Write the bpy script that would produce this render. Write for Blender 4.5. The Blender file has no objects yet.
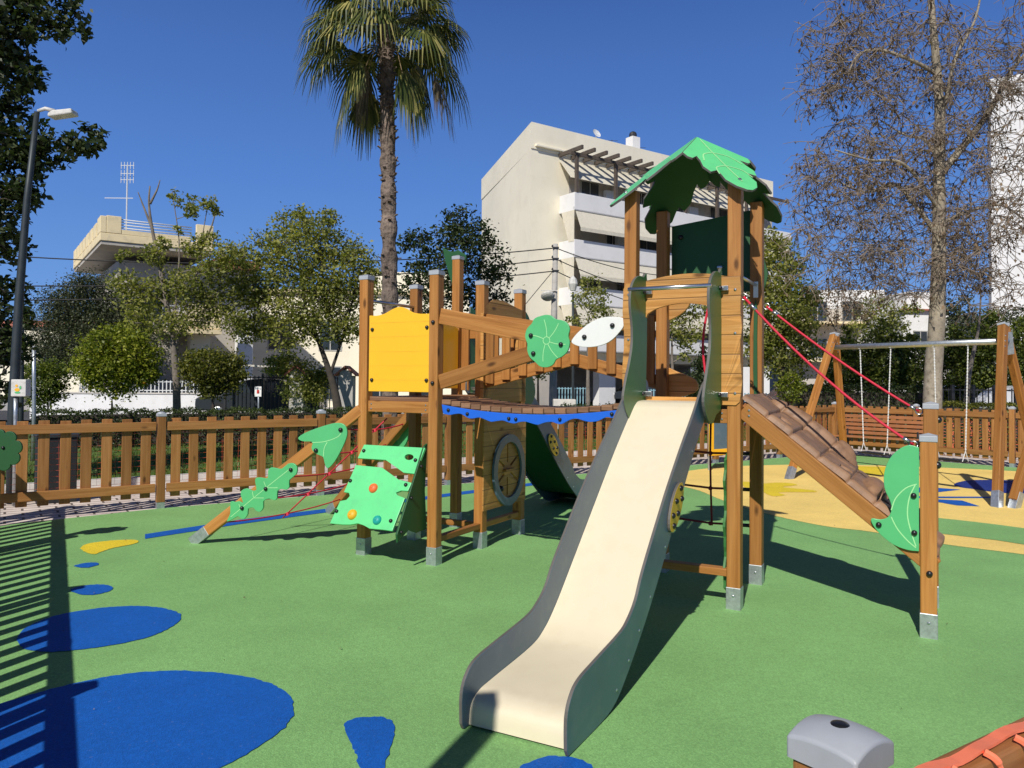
import bpy, math, random
import numpy as np
from mathutils import Vector, Matrix, noise
from mathutils.geometry import tessellate_polygon
random.seed(7)
rng = np.random.default_rng(11)
scene = bpy.context.scene
COL = scene.collection
R = math.radians

# ------------------------------------------------------------------ camera, sky, sun
PIT, ROL, CY, FPX, EYE = .0194, .0082, 366.1, 769.6, 1.5
cam = bpy.data.cameras.new('camera')
cam.sensor_width = 36; cam.lens = FPX / 1024 * 36
cam.shift_y = (CY - 384) / 1024
cam.clip_start = .02; cam.clip_end = 3000
cam_o = bpy.data.objects.new('camera', cam); COL.objects.link(cam_o)
cam_o.matrix_world = Matrix.Translation((0, 0, EYE)) @ Matrix.Rotation(R(90) + PIT, 4, 'X') @ Matrix.Rotation(ROL, 4, 'Z')
scene.camera = cam_o

SUN_AZ, SUN_EL = R(200.5), R(40)           # compass style, clockwise from +Y
world = bpy.data.worlds.new('World'); scene.world = world; world.use_nodes = True
wn = world.node_tree.nodes; wl = world.node_tree.links
sky = wn.new('ShaderNodeTexSky'); sky.sky_type = 'NISHITA'; sky.sun_disc = False
sky.sun_elevation = SUN_EL; sky.sun_rotation = SUN_AZ
sky.altitude = 0; sky.air_density = 1.0; sky.dust_density = .15; sky.ozone_density = 4.5
SKY_S = .075
tcw = wn.new('ShaderNodeTexCoord'); sxw = wn.new('ShaderNodeSeparateXYZ'); wl.new(tcw.outputs['Generated'], sxw.inputs[0])
rw = wn.new('ShaderNodeValToRGB'); we = rw.color_ramp.elements        # deep-blue spring sky by elevation; unseen zenith darkened to weaken fill in shadows
while len(we) < 6: we.new(.5)
for k_, (p_, c_) in enumerate([(0, (.17, .355, .70)), (.10, (.138, .32, .75)), (.24, (.090, .235, .655)), (.44, (.050, .140, .45)), (.56, (.016, .042, .14)), (1, (.008, .019, .062))]):
    we[k_].position = p_; we[k_].color = (*c_, 1)
wl.new(sxw.outputs['Z'], rw.inputs[0])
mw = wn.new('ShaderNodeMix'); mw.data_type = 'RGBA'; mw.blend_type = 'MULTIPLY'; mw.inputs['Factor'].default_value = 1; mw.inputs['B'].default_value = (1 / SKY_S,) * 3 + (1,)
wl.new(rw.outputs[0], mw.inputs['A'])
mw2 = wn.new('ShaderNodeMix'); mw2.data_type = 'RGBA'; mw2.inputs['Factor'].default_value = .88
wl.new(sky.outputs[0], mw2.inputs['A']); wl.new(mw.outputs['Result'], mw2.inputs['B']); wl.new(mw2.outputs['Result'], wn['Background'].inputs[0])
wn['Background'].inputs[1].default_value = SKY_S
sun = bpy.data.lights.new('sun', 'SUN'); sun.energy = 4.45; sun.angle = R(.53); sun.color = (1, .955, .88)
so = bpy.data.objects.new('sun', sun); COL.objects.link(so)
sd = Vector((math.sin(SUN_AZ) * math.cos(SUN_EL), math.cos(SUN_AZ) * math.cos(SUN_EL), math.sin(SUN_EL)))
so.rotation_euler = sd.to_track_quat('Z', 'Y').to_euler(); so.location = (-6, -16, 15)
vs = scene.view_settings; vs.view_transform = 'Standard'; vs.look = 'None'; vs.gamma = 1; vs.exposure = 0

# ------------------------------------------------------------------ turning a photo point plus a known plane into a place
def ray(px, py):
    du, dv = px - 512, py - CY
    cr, sr = math.cos(ROL), math.sin(ROL)
    a = (du * cr + dv * sr) / FPX; b = (-du * sr + dv * cr) / FPX
    c, s = math.cos(PIT), math.sin(PIT)
    return Vector((a, c + b * s, s - b * c))
EYEV = Vector((0, 0, EYE))
def G(px, py, z=0):
    r = ray(px, py); return EYEV + r * ((z - EYE) / r.z)
def D(px, py, Y):
    r = ray(px, py); return EYEV + r * (Y / r.y)
class Frame:
    """vertical plane through o along horizontal ex; P(s,z) and its inverse"""
    def __init__(self, o, ex):
        self.o = Vector((o[0], o[1], 0)); self.ex = Vector((ex[0], ex[1], 0)).normalized()
        self.n = Vector((self.ex.y, -self.ex.x, 0))       # faces the camera side
    def P(self, s, z, out=0): return self.o + self.ex * s + self.n * out + Vector((0, 0, z))
    def px(self, x, y, out=0):
        r = ray(x, y); q = self.o + self.n * out
        t = (q - EYEV).dot(self.n) / r.dot(self.n); p = EYEV + r * t
        return (p - q).dot(self.ex), p.z
TH = .4986; SP = .73
OB = Vector((-.6238, 6.3124, 0)); AX = Vector((math.cos(TH), -math.sin(TH), 0)); BX = Vector((math.sin(TH), math.cos(TH), 0))
def loc(p): d = p - OB; return Vector((d.dot(AX), d.dot(BX), p.z))
def PB(px, py, b):
    r = ray(px, py); q = OB + BX * b; return loc(EYEV + r * ((q - EYEV).dot(BX) / r.dot(BX)))
def PA(px, py, a):
    r = ray(px, py); q = OB + AX * a; return loc(EYEV + r * ((q - EYEV).dot(AX) / r.dot(AX)))
def cr(pts, n=6, closed=False):
    """Catmull-Rom through pts"""
    P = [Vector(p) for p in pts]; m = len(P); out = []
    rngi = range(m) if closed else range(m - 1)
    for i in rngi:
        p0 = P[(i - 1) % m] if closed or i > 0 else P[0]
        p1 = P[i]; p2 = P[(i + 1) % m]
        p3 = P[(i + 2) % m] if closed or i + 2 < m else P[-1]
        for k in range(n):
            t = k / n
            out.append(.5 * ((2 * p1) + (p2 - p0) * t + (2 * p0 - 5 * p1 + 4 * p2 - p3) * t * t + (3 * p1 - p0 - 3 * p2 + p3) * t ** 3))
    if not closed: out.append(P[-1].copy())
    return out

# ------------------------------------------------------------------ materials
MATS = {}
def lin(c):
    return tuple(((v / 12.92) if v <= .04045 else ((v + .055) / 1.055) ** 2.4) for v in c)
def newmat(name):
    m = bpy.data.materials.new(name); m.use_nodes = True; MATS[name] = m
    return m, m.node_tree.nodes, m.node_tree.links, m.node_tree.nodes['Principled BSDF']
def mixc(n, l, fac, a, b, mode='MIX'):
    x = n.new('ShaderNodeMix'); x.data_type = 'RGBA'; x.blend_type = mode
    for s, v in ((x.inputs['Factor'], fac), (x.inputs['A'], a), (x.inputs['B'], b)):
        if hasattr(v, 'is_linked'): l.new(v, s)
        else: s.default_value = v if not isinstance(v, tuple) else (*v[:3], 1)
    return x.outputs['Result']
def ramp(n, l, src, stops):
    r = n.new('ShaderNodeValToRGB'); e = r.color_ramp.elements
    while len(e) < len(stops): e.new(.5)
    for k, (p, c) in enumerate(stops): e[k].position = p; e[k].color = (*c, 1) if isinstance(c, tuple) else (c, c, c, 1)
    l.new(src, r.inputs[0]); return r.outputs[0]
def ntex(n, l, scale, detail=4, rough=.55, vec=None, coord='Object', dist=0):
    t = n.new('ShaderNodeTexNoise'); t.inputs['Scale'].default_value = scale; t.inputs['Detail'].default_value = detail
    t.inputs['Roughness'].default_value = rough; t.inputs['Distortion'].default_value = dist
    if vec is None:
        tc = n.new('ShaderNodeTexCoord'); vec = tc.outputs[coord]
    l.new(vec, t.inputs['Vector']); return t.outputs['Fac']
def mapping(n, l, coord, scale):
    tc = n.new('ShaderNodeTexCoord'); mp = n.new('ShaderNodeMapping'); mp.inputs['Scale'].default_value = scale
    l.new(tc.outputs[coord], mp.inputs[0]); return mp.outputs[0]
def bump(n, l, b, h, strength=.3, dist=.01):
    x = n.new('ShaderNodeBump'); x.inputs['Strength'].default_value = strength; x.inputs['Distance'].default_value = dist
    l.new(h, x.inputs['Height']); l.new(x.outputs[0], b.inputs['Normal'])
def pm(name, col, rough=.6, var=.15, scale=6, bmp=0, bscale=60, bdist=.003, metal=0, dirt=None, spec=.5, coord='Object'):
    m, n, l, b = newmat(name)
    f = ntex(n, l, scale, 5, coord=coord)
    f = ramp(n, l, f, [(.3, 0.), (.7, 1.)])
    lo = tuple(v * (1 - var) for v in col); hi = tuple(min(1, v * (1 + var)) for v in col)
    c = mixc(n, l, f, lo, hi)
    if dirt:
        d = ramp(n, l, ntex(n, l, scale * 3.1, 6, .65, coord=coord), [(.5, 0.), (.68, dirt[1])])
        c = mixc(n, l, d, c, dirt[0])
    l.new(c, b.inputs['Base Color']); b.inputs['Roughness'].default_value = rough; b.inputs['Metallic'].default_value = metal
    b.inputs['Specular IOR Level'].default_value = spec
    if bmp: bump(n, l, b, ntex(n, l, bscale, 4, coord=coord), bmp, bdist)
    return m
def woodmat(name, a, b_, c_, groove=0, rough=.55):
    """pine: stretched grain and knots along U, tone differs board by board"""
    m, n, l, b = newmat(name)
    v = mapping(n, l, 'UV', (1.3, 22, 1))
    g = ntex(n, l, 1.0, 6, .6, v, dist=.6)
    v2 = mapping(n, l, 'UV', (2, 90, 1)); g2 = ntex(n, l, 1.0, 3, .5, v2)
    base = ramp(n, l, g, [(.28, b_), (.5, a), (.74, c_)])
    base = mixc(n, l, ramp(n, l, g2, [(.35, .22), (.6, 0.)]), base, tuple(q * .62 for q in b_))
    kv = mapping(n, l, 'UV', (3.0, 7.5, 1))
    vo = n.new('ShaderNodeTexVoronoi'); vo.inputs['Scale'].default_value = 1.; vo.inputs['Randomness'].default_value = 1; l.new(kv, vo.inputs['Vector'])
    kn = ramp(n, l, vo.outputs['Distance'], [(.07, 1.), (.17, 0.)])
    base = mixc(n, l, kn, base, tuple(q * .42 for q in b_))
    oi = n.new('ShaderNodeObjectInfo'); geo = n.new('ShaderNodeNewGeometry')
    rp = n.new('ShaderNodeMath'); rp.operation = 'ADD'; l.new(geo.outputs['Random Per Island'], rp.inputs[0]); l.new(oi.outputs['Random'], rp.inputs[1])
    fr = n.new('ShaderNodeMath'); fr.operation = 'FRACT'; l.new(rp.outputs[0], fr.inputs[0])
    base = mixc(n, l, 1.0, base, ramp(n, l, fr.outputs[0], [(0, .70), (1, 1.14)]), 'MULTIPLY')
    h = g2
    if groove:
        sx = n.new('ShaderNodeSeparateXYZ'); l.new(mapping(n, l, 'UV', (1, 1 / groove, 1)), sx.inputs[0])
        fc = n.new('ShaderNodeMath'); fc.operation = 'FRACT'; l.new(sx.outputs['Y'], fc.inputs[0])
        gr = ramp(n, l, fc.outputs[0], [(0, 0.), (.045, 1.), (.955, 1.), (1, 0.)])
        base = mixc(n, l, gr, tuple(q * .3 for q in b_), base)
        mm = n.new('ShaderNodeMath'); mm.operation = 'MULTIPLY_ADD'; l.new(gr, mm.inputs[0]); mm.inputs[1].default_value = 3; l.new(g2, mm.inputs[2]); h = mm.outputs[0]
    l.new(base, b.inputs['Base Color']); b.inputs['Roughness'].default_value = rough; b.inputs['Specular IOR Level'].default_value = .35
    bump(n, l, b, h, .25, .004)
    return m
def leafmat(name, cols, trans=.3, rough=.5):
    m, n, l, b = newmat(name)
    geo = n.new('ShaderNodeNewGeometry')
    k = len(cols)
    c = ramp(n, l, geo.outputs['Random Per Island'], [(i / max(1, k - 1), cols[i]) for i in range(k)])
    c = mixc(n, l, 1., c, ramp(n, l, ntex(n, l, 1.1, 4, .6), [(.32, (.62, .68, .62)), (.68, (1.3, 1.22, 1.1))]), 'MULTIPLY')
    l.new(c, b.inputs['Base Color']); b.inputs['Roughness'].default_value = rough; b.inputs['Specular IOR Level'].default_value = .4
    if trans:
        t = n.new('ShaderNodeBsdfTranslucent'); mx = n.new('ShaderNodeMixShader'); mx.inputs[0].default_value = trans
        l.new(mixc(n, l, 1., c, (1.2, 1.35, .6), 'MULTIPLY'), t.inputs['Color'])
        l.new(b.outputs[0], mx.inputs[1]); l.new(t.outputs[0], mx.inputs[2]); l.new(mx.outputs[0], n['Material Output'].inputs['Surface'])
    return m
def rubber(name, col, grain=.22):
    m, n, l, b = newmat(name)
    v = mapping(n, l, 'Object', (1, 1, 1))
    vo = n.new('ShaderNodeTexVoronoi'); vo.inputs['Scale'].default_value = 150; l.new(v, vo.inputs['Vector'])
    g = ramp(n, l, vo.outputs['Color'], [(0, tuple(q * (1 - grain) for q in col)), (1, tuple(q * (1 + grain) for q in col))])
    big = ntex(n, l, .9, 8, .65)
    c = mixc(n, l, 1., g, ramp(n, l, big, [(.3, .86), (.7, 1.09)]), 'MULTIPLY')
    c = mixc(n, l, 1., c, ramp(n, l, ntex(n, l, 22, 4, .7), [(.3, .94), (.7, 1.05)]), 'MULTIPLY')
    sp = ramp(n, l, ntex(n, l, 38, 3, .6), [(.66, 0.), (.72, .12)])
    c = mixc(n, l, sp, c, (.5, .5, .45))
    l.new(c, b.inputs['Base Color']); b.inputs['Roughness'].default_value = .82; b.inputs['Specular IOR Level'].default_value = .3
    bump(n, l, b, vo.outputs['Distance'], .5, .003)
    return m
rubber('rubber_green', (.225, .450, .155))
rubber('rubber_blue', (.004, .105, .46))
rubber('rubber_navy', (.012, .035, .22))
rubber('rubber_yellow', (.80, .60, .035))
rubber('rubber_sand', (.93, .67, .20), .10)
woodmat('pine', (.43, .182, .042), (.31, .118, .022), (.54, .255, .072))
woodmat('pine_dark', (.35, .14, .045), (.24, .085, .022), (.44, .20, .07))
woodmat('pine_fence', (.37, .165, .048), (.26, .105, .026), (.46, .225, .08))
woodmat('pine_planked', (.58, .285, .075), (.46, .20, .042), (.67, .36, .12), groove=.13)
woodmat('deck_planks', (.30, .16, .085), (.20, .10, .05), (.38, .22, .13))
pm('galvanised', (.50, .53, .55), .42, .18, 30, .1, 90, .001, .75, ((.25, .25, .25), .3))
pm('steel', (.6, .61, .62), .28, .08, 20, metal=.95)
pm('cap_grey', (.38, .40, .43), .45, .06, 20, .05, 300, .0005)
pm('bolt_black', (.012, .012, .013), .32, .1, 20)
pm('green_light', (.14, .66, .25), .38, .05, 4, .04, 300, .0004, dirt=((.12, .42, .2), .25))
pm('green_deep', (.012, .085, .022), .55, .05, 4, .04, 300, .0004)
pm('green_mid', (.095, .47, .175), .40, .05, 4)
pm('green_ear', (.045, .175, .045), .4, .05, 4)
pm('vein_green', (.36, .74, .33), .5, .05, 4)
pm('yellow_panel', (.93, .50, .02), .38, .03, 3, .05, 200, .0004)
pm('yellow_seed', (.78, .46, .03), .45, .06, 6)
pm('blue_panel', (.015, .13, .66), .38, .04, 4)
pm('white_panel', (.80, .80, .76), .42, .02, 4, dirt=((.6, .58, .52), .15))
pm('slide_cream', (.75, .665, .49), .36, .03, 2.5, .03, 90, .0006, dirt=((.66, .55, .38), .25))
pm('slide_side', (.088, .155, .215), .34, .08, 3, .05, 120, .0005, dirt=((.2, .25, .27), .3))
pm('edge_grey', (.12, .11, .10), .6, .1, 10)
pm('rope_red', (.62, .02, .05), .6, .15, 80, .4, 220, .002)
pm('rope_maroon', (.20, .012, .022), .65, .15, 80, .4, 220, .002)
pm('hold_orange', (.85, .16, .04), .5, .08, 10)
pm('hold_yellow', (.85, .45, .02), .5, .08, 10)
pm('hold_teal', (.01, .35, .32), .5, .08, 10)
pm('rock_brown', (.28, .155, .085), .55, .2, 5, .25, 45, .003, dirt=((.13, .07, .04), .7))
pm('rubber_black', (.014, .014, .015), .55, .1, 10)
pm('plaster_cream', (.90, .83, .65), .9, .04, .3, .2, 4, .01, dirt=((.70, .62, .47), .22))
pm('plaster_cream_warm', (.86, .71, .43), .9, .07, .8, .2, 5, .01, dirt=((.5, .42, .3), .5))
pm('plaster_white', (.76, .75, .735), .9, .04, .5, .15, 5, .01, dirt=((.6, .58, .54), .3))
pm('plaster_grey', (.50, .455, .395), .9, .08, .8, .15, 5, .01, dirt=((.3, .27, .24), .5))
pm('wall_white', (.85, .84, .83), .9, .05, 2, .2, 8, .01, dirt=((.62, .6, .58), .3))
pm('awning', (.66, .61, .49), .85, .06, 3, dirt=((.45, .41, .32), .4))
pm('dark_timber', (.09, .07, .055), .7, .2, 6)
pm('shutter_grey', (.42, .41, .38), .6, .06, 3)
pm('concrete', (.42, .40, .37), .9, .1, 3, .3, 30, .004, dirt=((.28, .26, .23), .5))
pm('kerb_stone', (.62, .58, .53), .85, .12, 5, .3, 30, .004)
pm('asphalt', (.055, .055, .057), .9, .15, 5, .4, 160, .004)
pm('roof_tile', (.42, .15, .10), .8, .2, 6)
pm('iron_dark', (.02, .021, .023), .5, .1, 10)
pm('iron_white', (.65, .66, .66), .5, .05, 10)
pm('iron_blue', (.28, .48, .55), .5, .05, 10)
pm('lamp_metal', (.035, .045, .05), .5, .2, 8, metal=.3)
pm('lamp_head', (.62, .61, .57), .5, .1, 8, dirt=((.35, .33, .28), .5))
pm('cable_black', (.012, .012, .012), .6, .1, 10)
pm('bench_wood', (.36, .14, .055), .55, .15, 5)
pm('car_dark', (.03, .035, .04), .25, .05, 4)
pm('car_red', (.45, .03, .03), .25, .05, 4)
pm('car_white', (.75, .76, .77), .25, .03, 4)
pm('net_orange', (.90, .22, .11), .5, .08, 30)
pm('net_line', (.60, .10, .05), .5, .08, 30)
pm('sign_red', (.6, .04, .03), .5, .05, 4)
pm('fruit_orange', (.85, .27, .02), .5, .08, 10)
pm('bark_palm', (.19, .145, .115), .95, .5, 3, 1., 9, .06, dirt=((.045, .03, .025), 1.))
pm('bark_grey', (.20, .17, .14), .95, .3, 5, .6, 20, .02, dirt=((.10, .08, .065), .7))
pm('bark_plane', (.31, .265, .195), .9, .3, 4, .5, 12, .02, dirt=((.17, .135, .095), .9))
pm('bark_twig', (.25, .20, .155), 1., .3, 5, spec=.05)
pm('bark_dark', (.055, .045, .035), .95, .3, 5, .6, 20, .02)
leafmat('leaf_palm', [(.03, .05, .014), (.08, .105, .028), (.17, .18, .05), (.42, .37, .14)], .22)
leafmat('leaf_palm_dead', [(.12, .08, .04), (.26, .19, .11), (.36, .29, .19)], .15, .8)
leafmat('leaf_dark', [(.018, .034, .011), (.036, .058, .018), (.065, .085, .03)], .25)
leafmat('leaf_mid', [(.11, .13, .03), (.24, .26, .06), (.38, .37, .11), (.32, .34, .12)], .45)
leafmat('leaf_olive', [(.035, .05, .026), (.07, .085, .045), (.13, .145, .08)], .25)
leafmat('leaf_citrus', [(.10, .14, .012), (.20, .24, .02), (.32, .33, .04)], .35)
leafmat('leaf_conifer', [(.05, .08, .018), (.13, .17, .03), (.23, .26, .05)], .35)
leafmat('leaf_hedge', [(.025, .042, .012), (.05, .075, .018), (.09, .12, .03)], .25)
leafmat('leaf_brown', [(.09, .055, .035), (.19, .125, .085), (.31, .23, .165)], .3, .8)
leafmat('leaf_bush', [(.06, .075, .014), (.13, .145, .022), (.22, .21, .035)], .35)
leafmat('grass_blade', [(.05, .10, .012), (.10, .17, .025), (.16, .22, .04)], .3)
def glassmat(name, col=(.03, .04, .05)):
    m, n, l, b = newmat(name)
    b.inputs['Base Color'].default_value = (*col, 1); b.inputs['Roughness'].default_value = .06; b.inputs['Specular IOR Level'].default_value = .8
glassmat('window_glass'); glassmat('green_glass', (.10, .28, .26))
def grassmat():
    m, n, l, b = newmat('lawn')
    c = ramp(n, l, ntex(n, l, 2.2, 8, .7), [(.3, (.055, .10, .015)), (.55, (.10, .165, .025)), (.75, (.17, .20, .05))])
    l.new(c, b.inputs['Base Color']); b.inputs['Roughness'].default_value = .95
    bump(n, l, b, ntex(n, l, 60, 5), .8, .03)
grassmat()
def pavermat():
    m, n, l, b = newmat('pavers')
    v = mapping(n, l, 'Object', (1, 1, 1))
    mp = v.node; mp.inputs['Rotation'].default_value = (0, 0, -.58)
    br = n.new('ShaderNodeTexBrick'); br.inputs['Scale'].default_value = 1.5; br.inputs['Mortar Size'].default_value = .02
    br.inputs['Color1'].default_value = (.80, .68, .60, 1); br.inputs['Color2'].default_value = (.70, .58, .50, 1); br.inputs['Mortar'].default_value = (.16, .12, .10, 1)
    l.new(v, br.inputs['Vector'])
    c = mixc(n, l, 1., br.outputs['Color'], ramp(n, l, ntex(n, l, 3, 6), [(.3, .8), (.7, 1.1)]), 'MULTIPLY')
    l.new(c, b.inputs['Base Color']); b.inputs['Roughness'].default_value = .85
    bump(n, l, b, br.outputs['Fac'], -.6, .006)
pavermat()

# ------------------------------------------------------------------ mesh builder
class MB:
    def __init__(s): s.v = []; s.f = []; s.uv = []; s.mi = []
    def quad(s, pts, uvs=None, mi=0):
        i = len(s.v); s.v += [tuple(p) for p in pts]; s.f.append(tuple(range(i, i + len(pts))))
        s.uv.append(uvs or [(0, 0)] * len(pts)); s.mi.append(mi)
    def beam(s, p0, p1, w, h, up=(0, 0, 1), mi=0):
        """board from p0 to p1, w across, h along up"""
        p0, p1 = Vector(p0), Vector(p1); d = p1 - p0; L = d.length; d = d / L
        up = Vector(up); side = d.cross(up)
        if side.length < 1e-4: side = d.cross(Vector((0, 1, 0)))
        side.normalize(); up = side.cross(d).normalized()
        a, b = side * (w / 2), up * (h / 2)
        c = [p0 - a - b, p0 + a - b, p0 + a + b, p0 - a + b, p1 - a - b, p1 + a - b, p1 + a + b, p1 - a + b]
        i = len(s.v); s.v += [tuple(q) for q in c]
        ou, ov = random.random() * 9, random.random() * 9
        def F(ix, u0, u1, v0, v1, lng=True):
            s.f.append(tuple(i + k for k in ix)); s.uv.append([(ou + u0, ov + v0), (ou + u1, ov + v0), (ou + u1, ov + v1), (ou + u0, ov + v1)]); s.mi.append(mi)
        F((0, 4, 5, 1), 0, L, 0, w); F((1, 5, 6, 2), 0, L, w, w + h); F((2, 6, 7, 3), 0, L, w + h, 2 * w + h); F((3, 7, 4, 0), 0, L, 2 * w + h, 2 * w + 2 * h)
        F((0, 1, 2, 3), 0, w * .2, 0, h); F((7, 6, 5, 4), 0, w * .2, 0, h)
        return s
    def box(s, c, size, mi=0, rz=0):
        c = Vector(c); m = Matrix.Rotation(rz, 3, 'Z'); dz = Vector((0, 0, size[2] / 2))
        ax = m @ Vector((1, 0, 0))
        # vertical if tallest
        if size[2] >= max(size[0], size[1]):
            return s.beam(c - dz, c + dz, size[0], size[1], m @ Vector((0, 1, 0)), mi)
        if size[0] >= size[1]: return s.beam(c - ax * size[0] / 2, c + ax * size[0] / 2, size[1], size[2], mi=mi)
        ay = m @ Vector((0, 1, 0)); return s.beam(c - ay * size[1] / 2, c + ay * size[1] / 2, size[0], size[2], mi=mi)
    def plate(s, pts, n, th, mi=0, swap=False, holes=(), emi=None):
        """flat outline (3D points) thickened by th along -n; uv in the plane"""
        P = [Vector(p) for p in pts]; n = Vector(n).normalized()
        emi = mi if emi is None else emi
        rest = [[Vector(p) for p in h] for h in holes]
        e1 = Vector((0, 0, 1)) - n * n.z
        if e1.length < .05: e1 = Vector((0, 1, 0)) - n * n.y
        e1.normalize(); e2 = e1.cross(n)
        def uv(p): a, b = p.dot(e2), p.dot(e1); return (b, a) if swap else (a, b)
        if rest:
            loops = [P] + rest; allp = [q for lp in loops for q in lp]
            tris = tessellate_polygon([[Vector((q.dot(e2), q.dot(e1), 0)) for q in lp] for lp in loops])
            for t in tris:
                q = [allp[k] for k in t]
                if (q[1] - q[0]).cross(q[2] - q[0]).dot(n) < 0: q.reverse()
                s.quad(q, [uv(k) for k in q], mi); q2 = [k - n * th for k in reversed(q)]; s.quad(q2, [uv(k) for k in q2], mi)
        else:
            # orientation
            ar = sum((P[k] - P[0]).cross(P[(k + 1) % len(P)] - P[0]).dot(n) for k in range(len(P)))
            if ar < 0: P.reverse()
            loops = [P]
            i = len(s.v); m = len(P)
            s.v += [tuple(q) for q in P] + [tuple(q - n * th) for q in P]
            s.f.append(tuple(range(i, i + m))); s.uv.append([uv(q) for q in P]); s.mi.append(mi)
            s.f.append(tuple(range(i + 2 * m - 1, i + m - 1, -1))); s.uv.append([uv(q) for q in reversed(P)]); s.mi.append(mi)
            for k in range(m):
                k2 = (k + 1) % m; s.f.append((i + k, i + m + k, i + m + k2, i + k2)); s.uv.append([uv(P[k]), uv(P[k]), uv(P[k2]), uv(P[k2])]); s.mi.append(emi)
            return s
        for lp in loops:
            for k in range(len(lp)):
                a, b = lp[k], lp[(k + 1) % len(lp)]
                s.quad([a, a - n * th, b - n * th, b], [uv(a), uv(a), uv(b), uv(b)], emi)
        return s
    def tube(s, path, r, k=8, mi=0, cap=True):
        P = [Vector(p) for p in path]; m = len(P)
        rr = [r] * m if not hasattr(r, '__len__') else list(r)
        i0 = len(s.v); T = [(P[min(j + 1, m - 1)] - P[max(j - 1, 0)]).normalized() for j in range(m)]
        u = T[0].orthogonal().normalized(); L = 0
        for j in range(m):
            if j: u = (u - T[j] * u.dot(T[j])); u = u.normalized() if u.length > 1e-5 else T[j].orthogonal().normalized()
            w = T[j].cross(u)
            for q in range(k):
                a = 2 * math.pi * q / k; s.v.append(tuple(P[j] + (u * math.cos(a) + w * math.sin(a)) * rr[j]))
        for j in range(m - 1):
            L2 = L + (P[j + 1] - P[j]).length
            for q in range(k):
                q2 = (q + 1) % k
                s.f.append((i0 + j * k + q, i0 + j * k + q2, i0 + (j + 1) * k + q2, i0 + (j + 1) * k + q))
                s.uv.append([(L, q / k * .3), (L, (q + 1) / k * .3), (L2, (q + 1) / k * .3), (L2, q / k * .3)]); s.mi.append(mi)
            L = L2
        if cap:
            s.f.append(tuple(i0 + q for q in reversed(range(k)))); s.uv.append([(0, 0)] * k); s.mi.append(mi)
            s.f.append(tuple(i0 + (m - 1) * k + q for q in range(k))); s.uv.append([(0, 0)] * k); s.mi.append(mi)
        return s
    def dome(s, c, n, r, h=None, k=12, rings=4, mi=0, skirt=0.0):
        """rounded button on a surface, n outward"""
        c = Vector(c); n = Vector(n).normalized(); u = n.orthogonal().normalized(); w = n.cross(u); h = h or r * .75
        i = len(s.v)
        prof = [(r, 0)] + ([(r, skirt)] if skirt else []) + [(r * math.cos(t), skirt + h * math.sin(t)) for t in [math.pi / 2 * j / rings for j in range(1, rings)]]
        for (a, b) in prof:
            for q in range(k):
                t = 2 * math.pi * q / k; s.v.append(tuple(c + (u * math.cos(t) + w * math.sin(t)) * a + n * b))
        s.v.append(tuple(c + n * (h + skirt))); m = len(prof)
        for j in range(m - 1):
            for q in range(k):
                q2 = (q + 1) % k; s.f.append((i + j * k + q, i + j * k + q2, i + (j + 1) * k + q2, i + (j + 1) * k + q)); s.uv.append([(0, 0)] * 4); s.mi.append(mi)
        for q in range(k):
            s.f.append((i + (m - 1) * k + q, i + (m - 1) * k + (q + 1) % k, i + m * k)); s.uv.append([(0, 0)] * 3); s.mi.append(mi)
        return s
    def build(s, name, mats, parent=None, smooth=False, bevel=0, label=None, seg=2):
        me = bpy.data.meshes.new(name); me.from_pydata(s.v, [], s.f)
        if s.f:
            ul = me.uv_layers.new(name='UVMap'); ul.data.foreach_set('uv', [q for f in s.uv for p in f for q in p])
        for mt in (mats if isinstance(mats, (list, tuple)) else [mats]): me.materials.append(MATS[mt])
        me.polygons.foreach_set('material_index', s.mi)
        if smooth: me.polygons.foreach_set('use_smooth', [True] * len(s.f))
        me.update()
        o = bpy.data.objects.new(name, me); COL.objects.link(o); o.parent = parent
        if smooth == 'auto':
            me.set_sharp_from_angle(angle=R(40))
        if bevel:
            b = o.modifiers.new('bevel', 'BEVEL'); b.width = bevel; b.segments = seg; b.limit_method = 'ANGLE'; b.angle_limit = R(40)
        if label: o['label'] = label
        return o
def tag(o, label=None, cat=None, group=None, kind=None):
    for k, v in (('label', label), ('category', cat), ('group', group), ('kind', kind)):
        if v: o[k] = v
    return o
def empty(name, at, label, cat, group=None, rz=0):
    o = bpy.data.objects.new(name, None); COL.objects.link(o); o.location = at; o.rotation_euler = (0, 0, rz); o.empty_display_size = .2
    return tag(o, label, cat, group)
def dup(o, parent=None, keep=True):
    c = o.copy(); COL.objects.link(c); c.parent = parent
    for ch in list(o.children): dup(ch, c)
    return c
def npmesh(name, V, F4, mat, parent=None, mi=None, mats=None):
    """fast quads (or tris) from numpy"""
    me = bpy.data.meshes.new(name); nv, (nf, k) = len(V), F4.shape
    me.vertices.add(nv); me.vertices.foreach_set('co', V.astype(np.float32).ravel())
    me.loops.add(nf * k); me.loops.foreach_set('vertex_index', F4.astype(np.int32).ravel())
    me.polygons.add(nf); me.polygons.foreach_set('loop_start', np.arange(0, nf * k, k, dtype=np.int32))
    me.update(calc_edges=True)
    for mt in (mats or [mat]): me.materials.append(MATS[mt])
    if mi is not None: me.polygons.foreach_set('material_index', mi)
    o = bpy.data.objects.new(name, me); COL.objects.link(o); o.parent = parent
    return o
def sheet(name, pts, z, mat):
    b = MB(); b.quad([(p[0], p[1], z) for p in pts]); o = b.build(name, mat); tag(o, kind='structure'); return o

# ------------------------------------------------------------------ ground
def ring(name, pts, z, mat):
    P = pts
    ar = sum(P[i][0] * P[(i + 1) % len(P)][1] - P[(i + 1) % len(P)][0] * P[i][1] for i in range(len(P)))
    if ar < 0: P = list(reversed(P))
    return sheet(name, P, z, mat)
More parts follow.
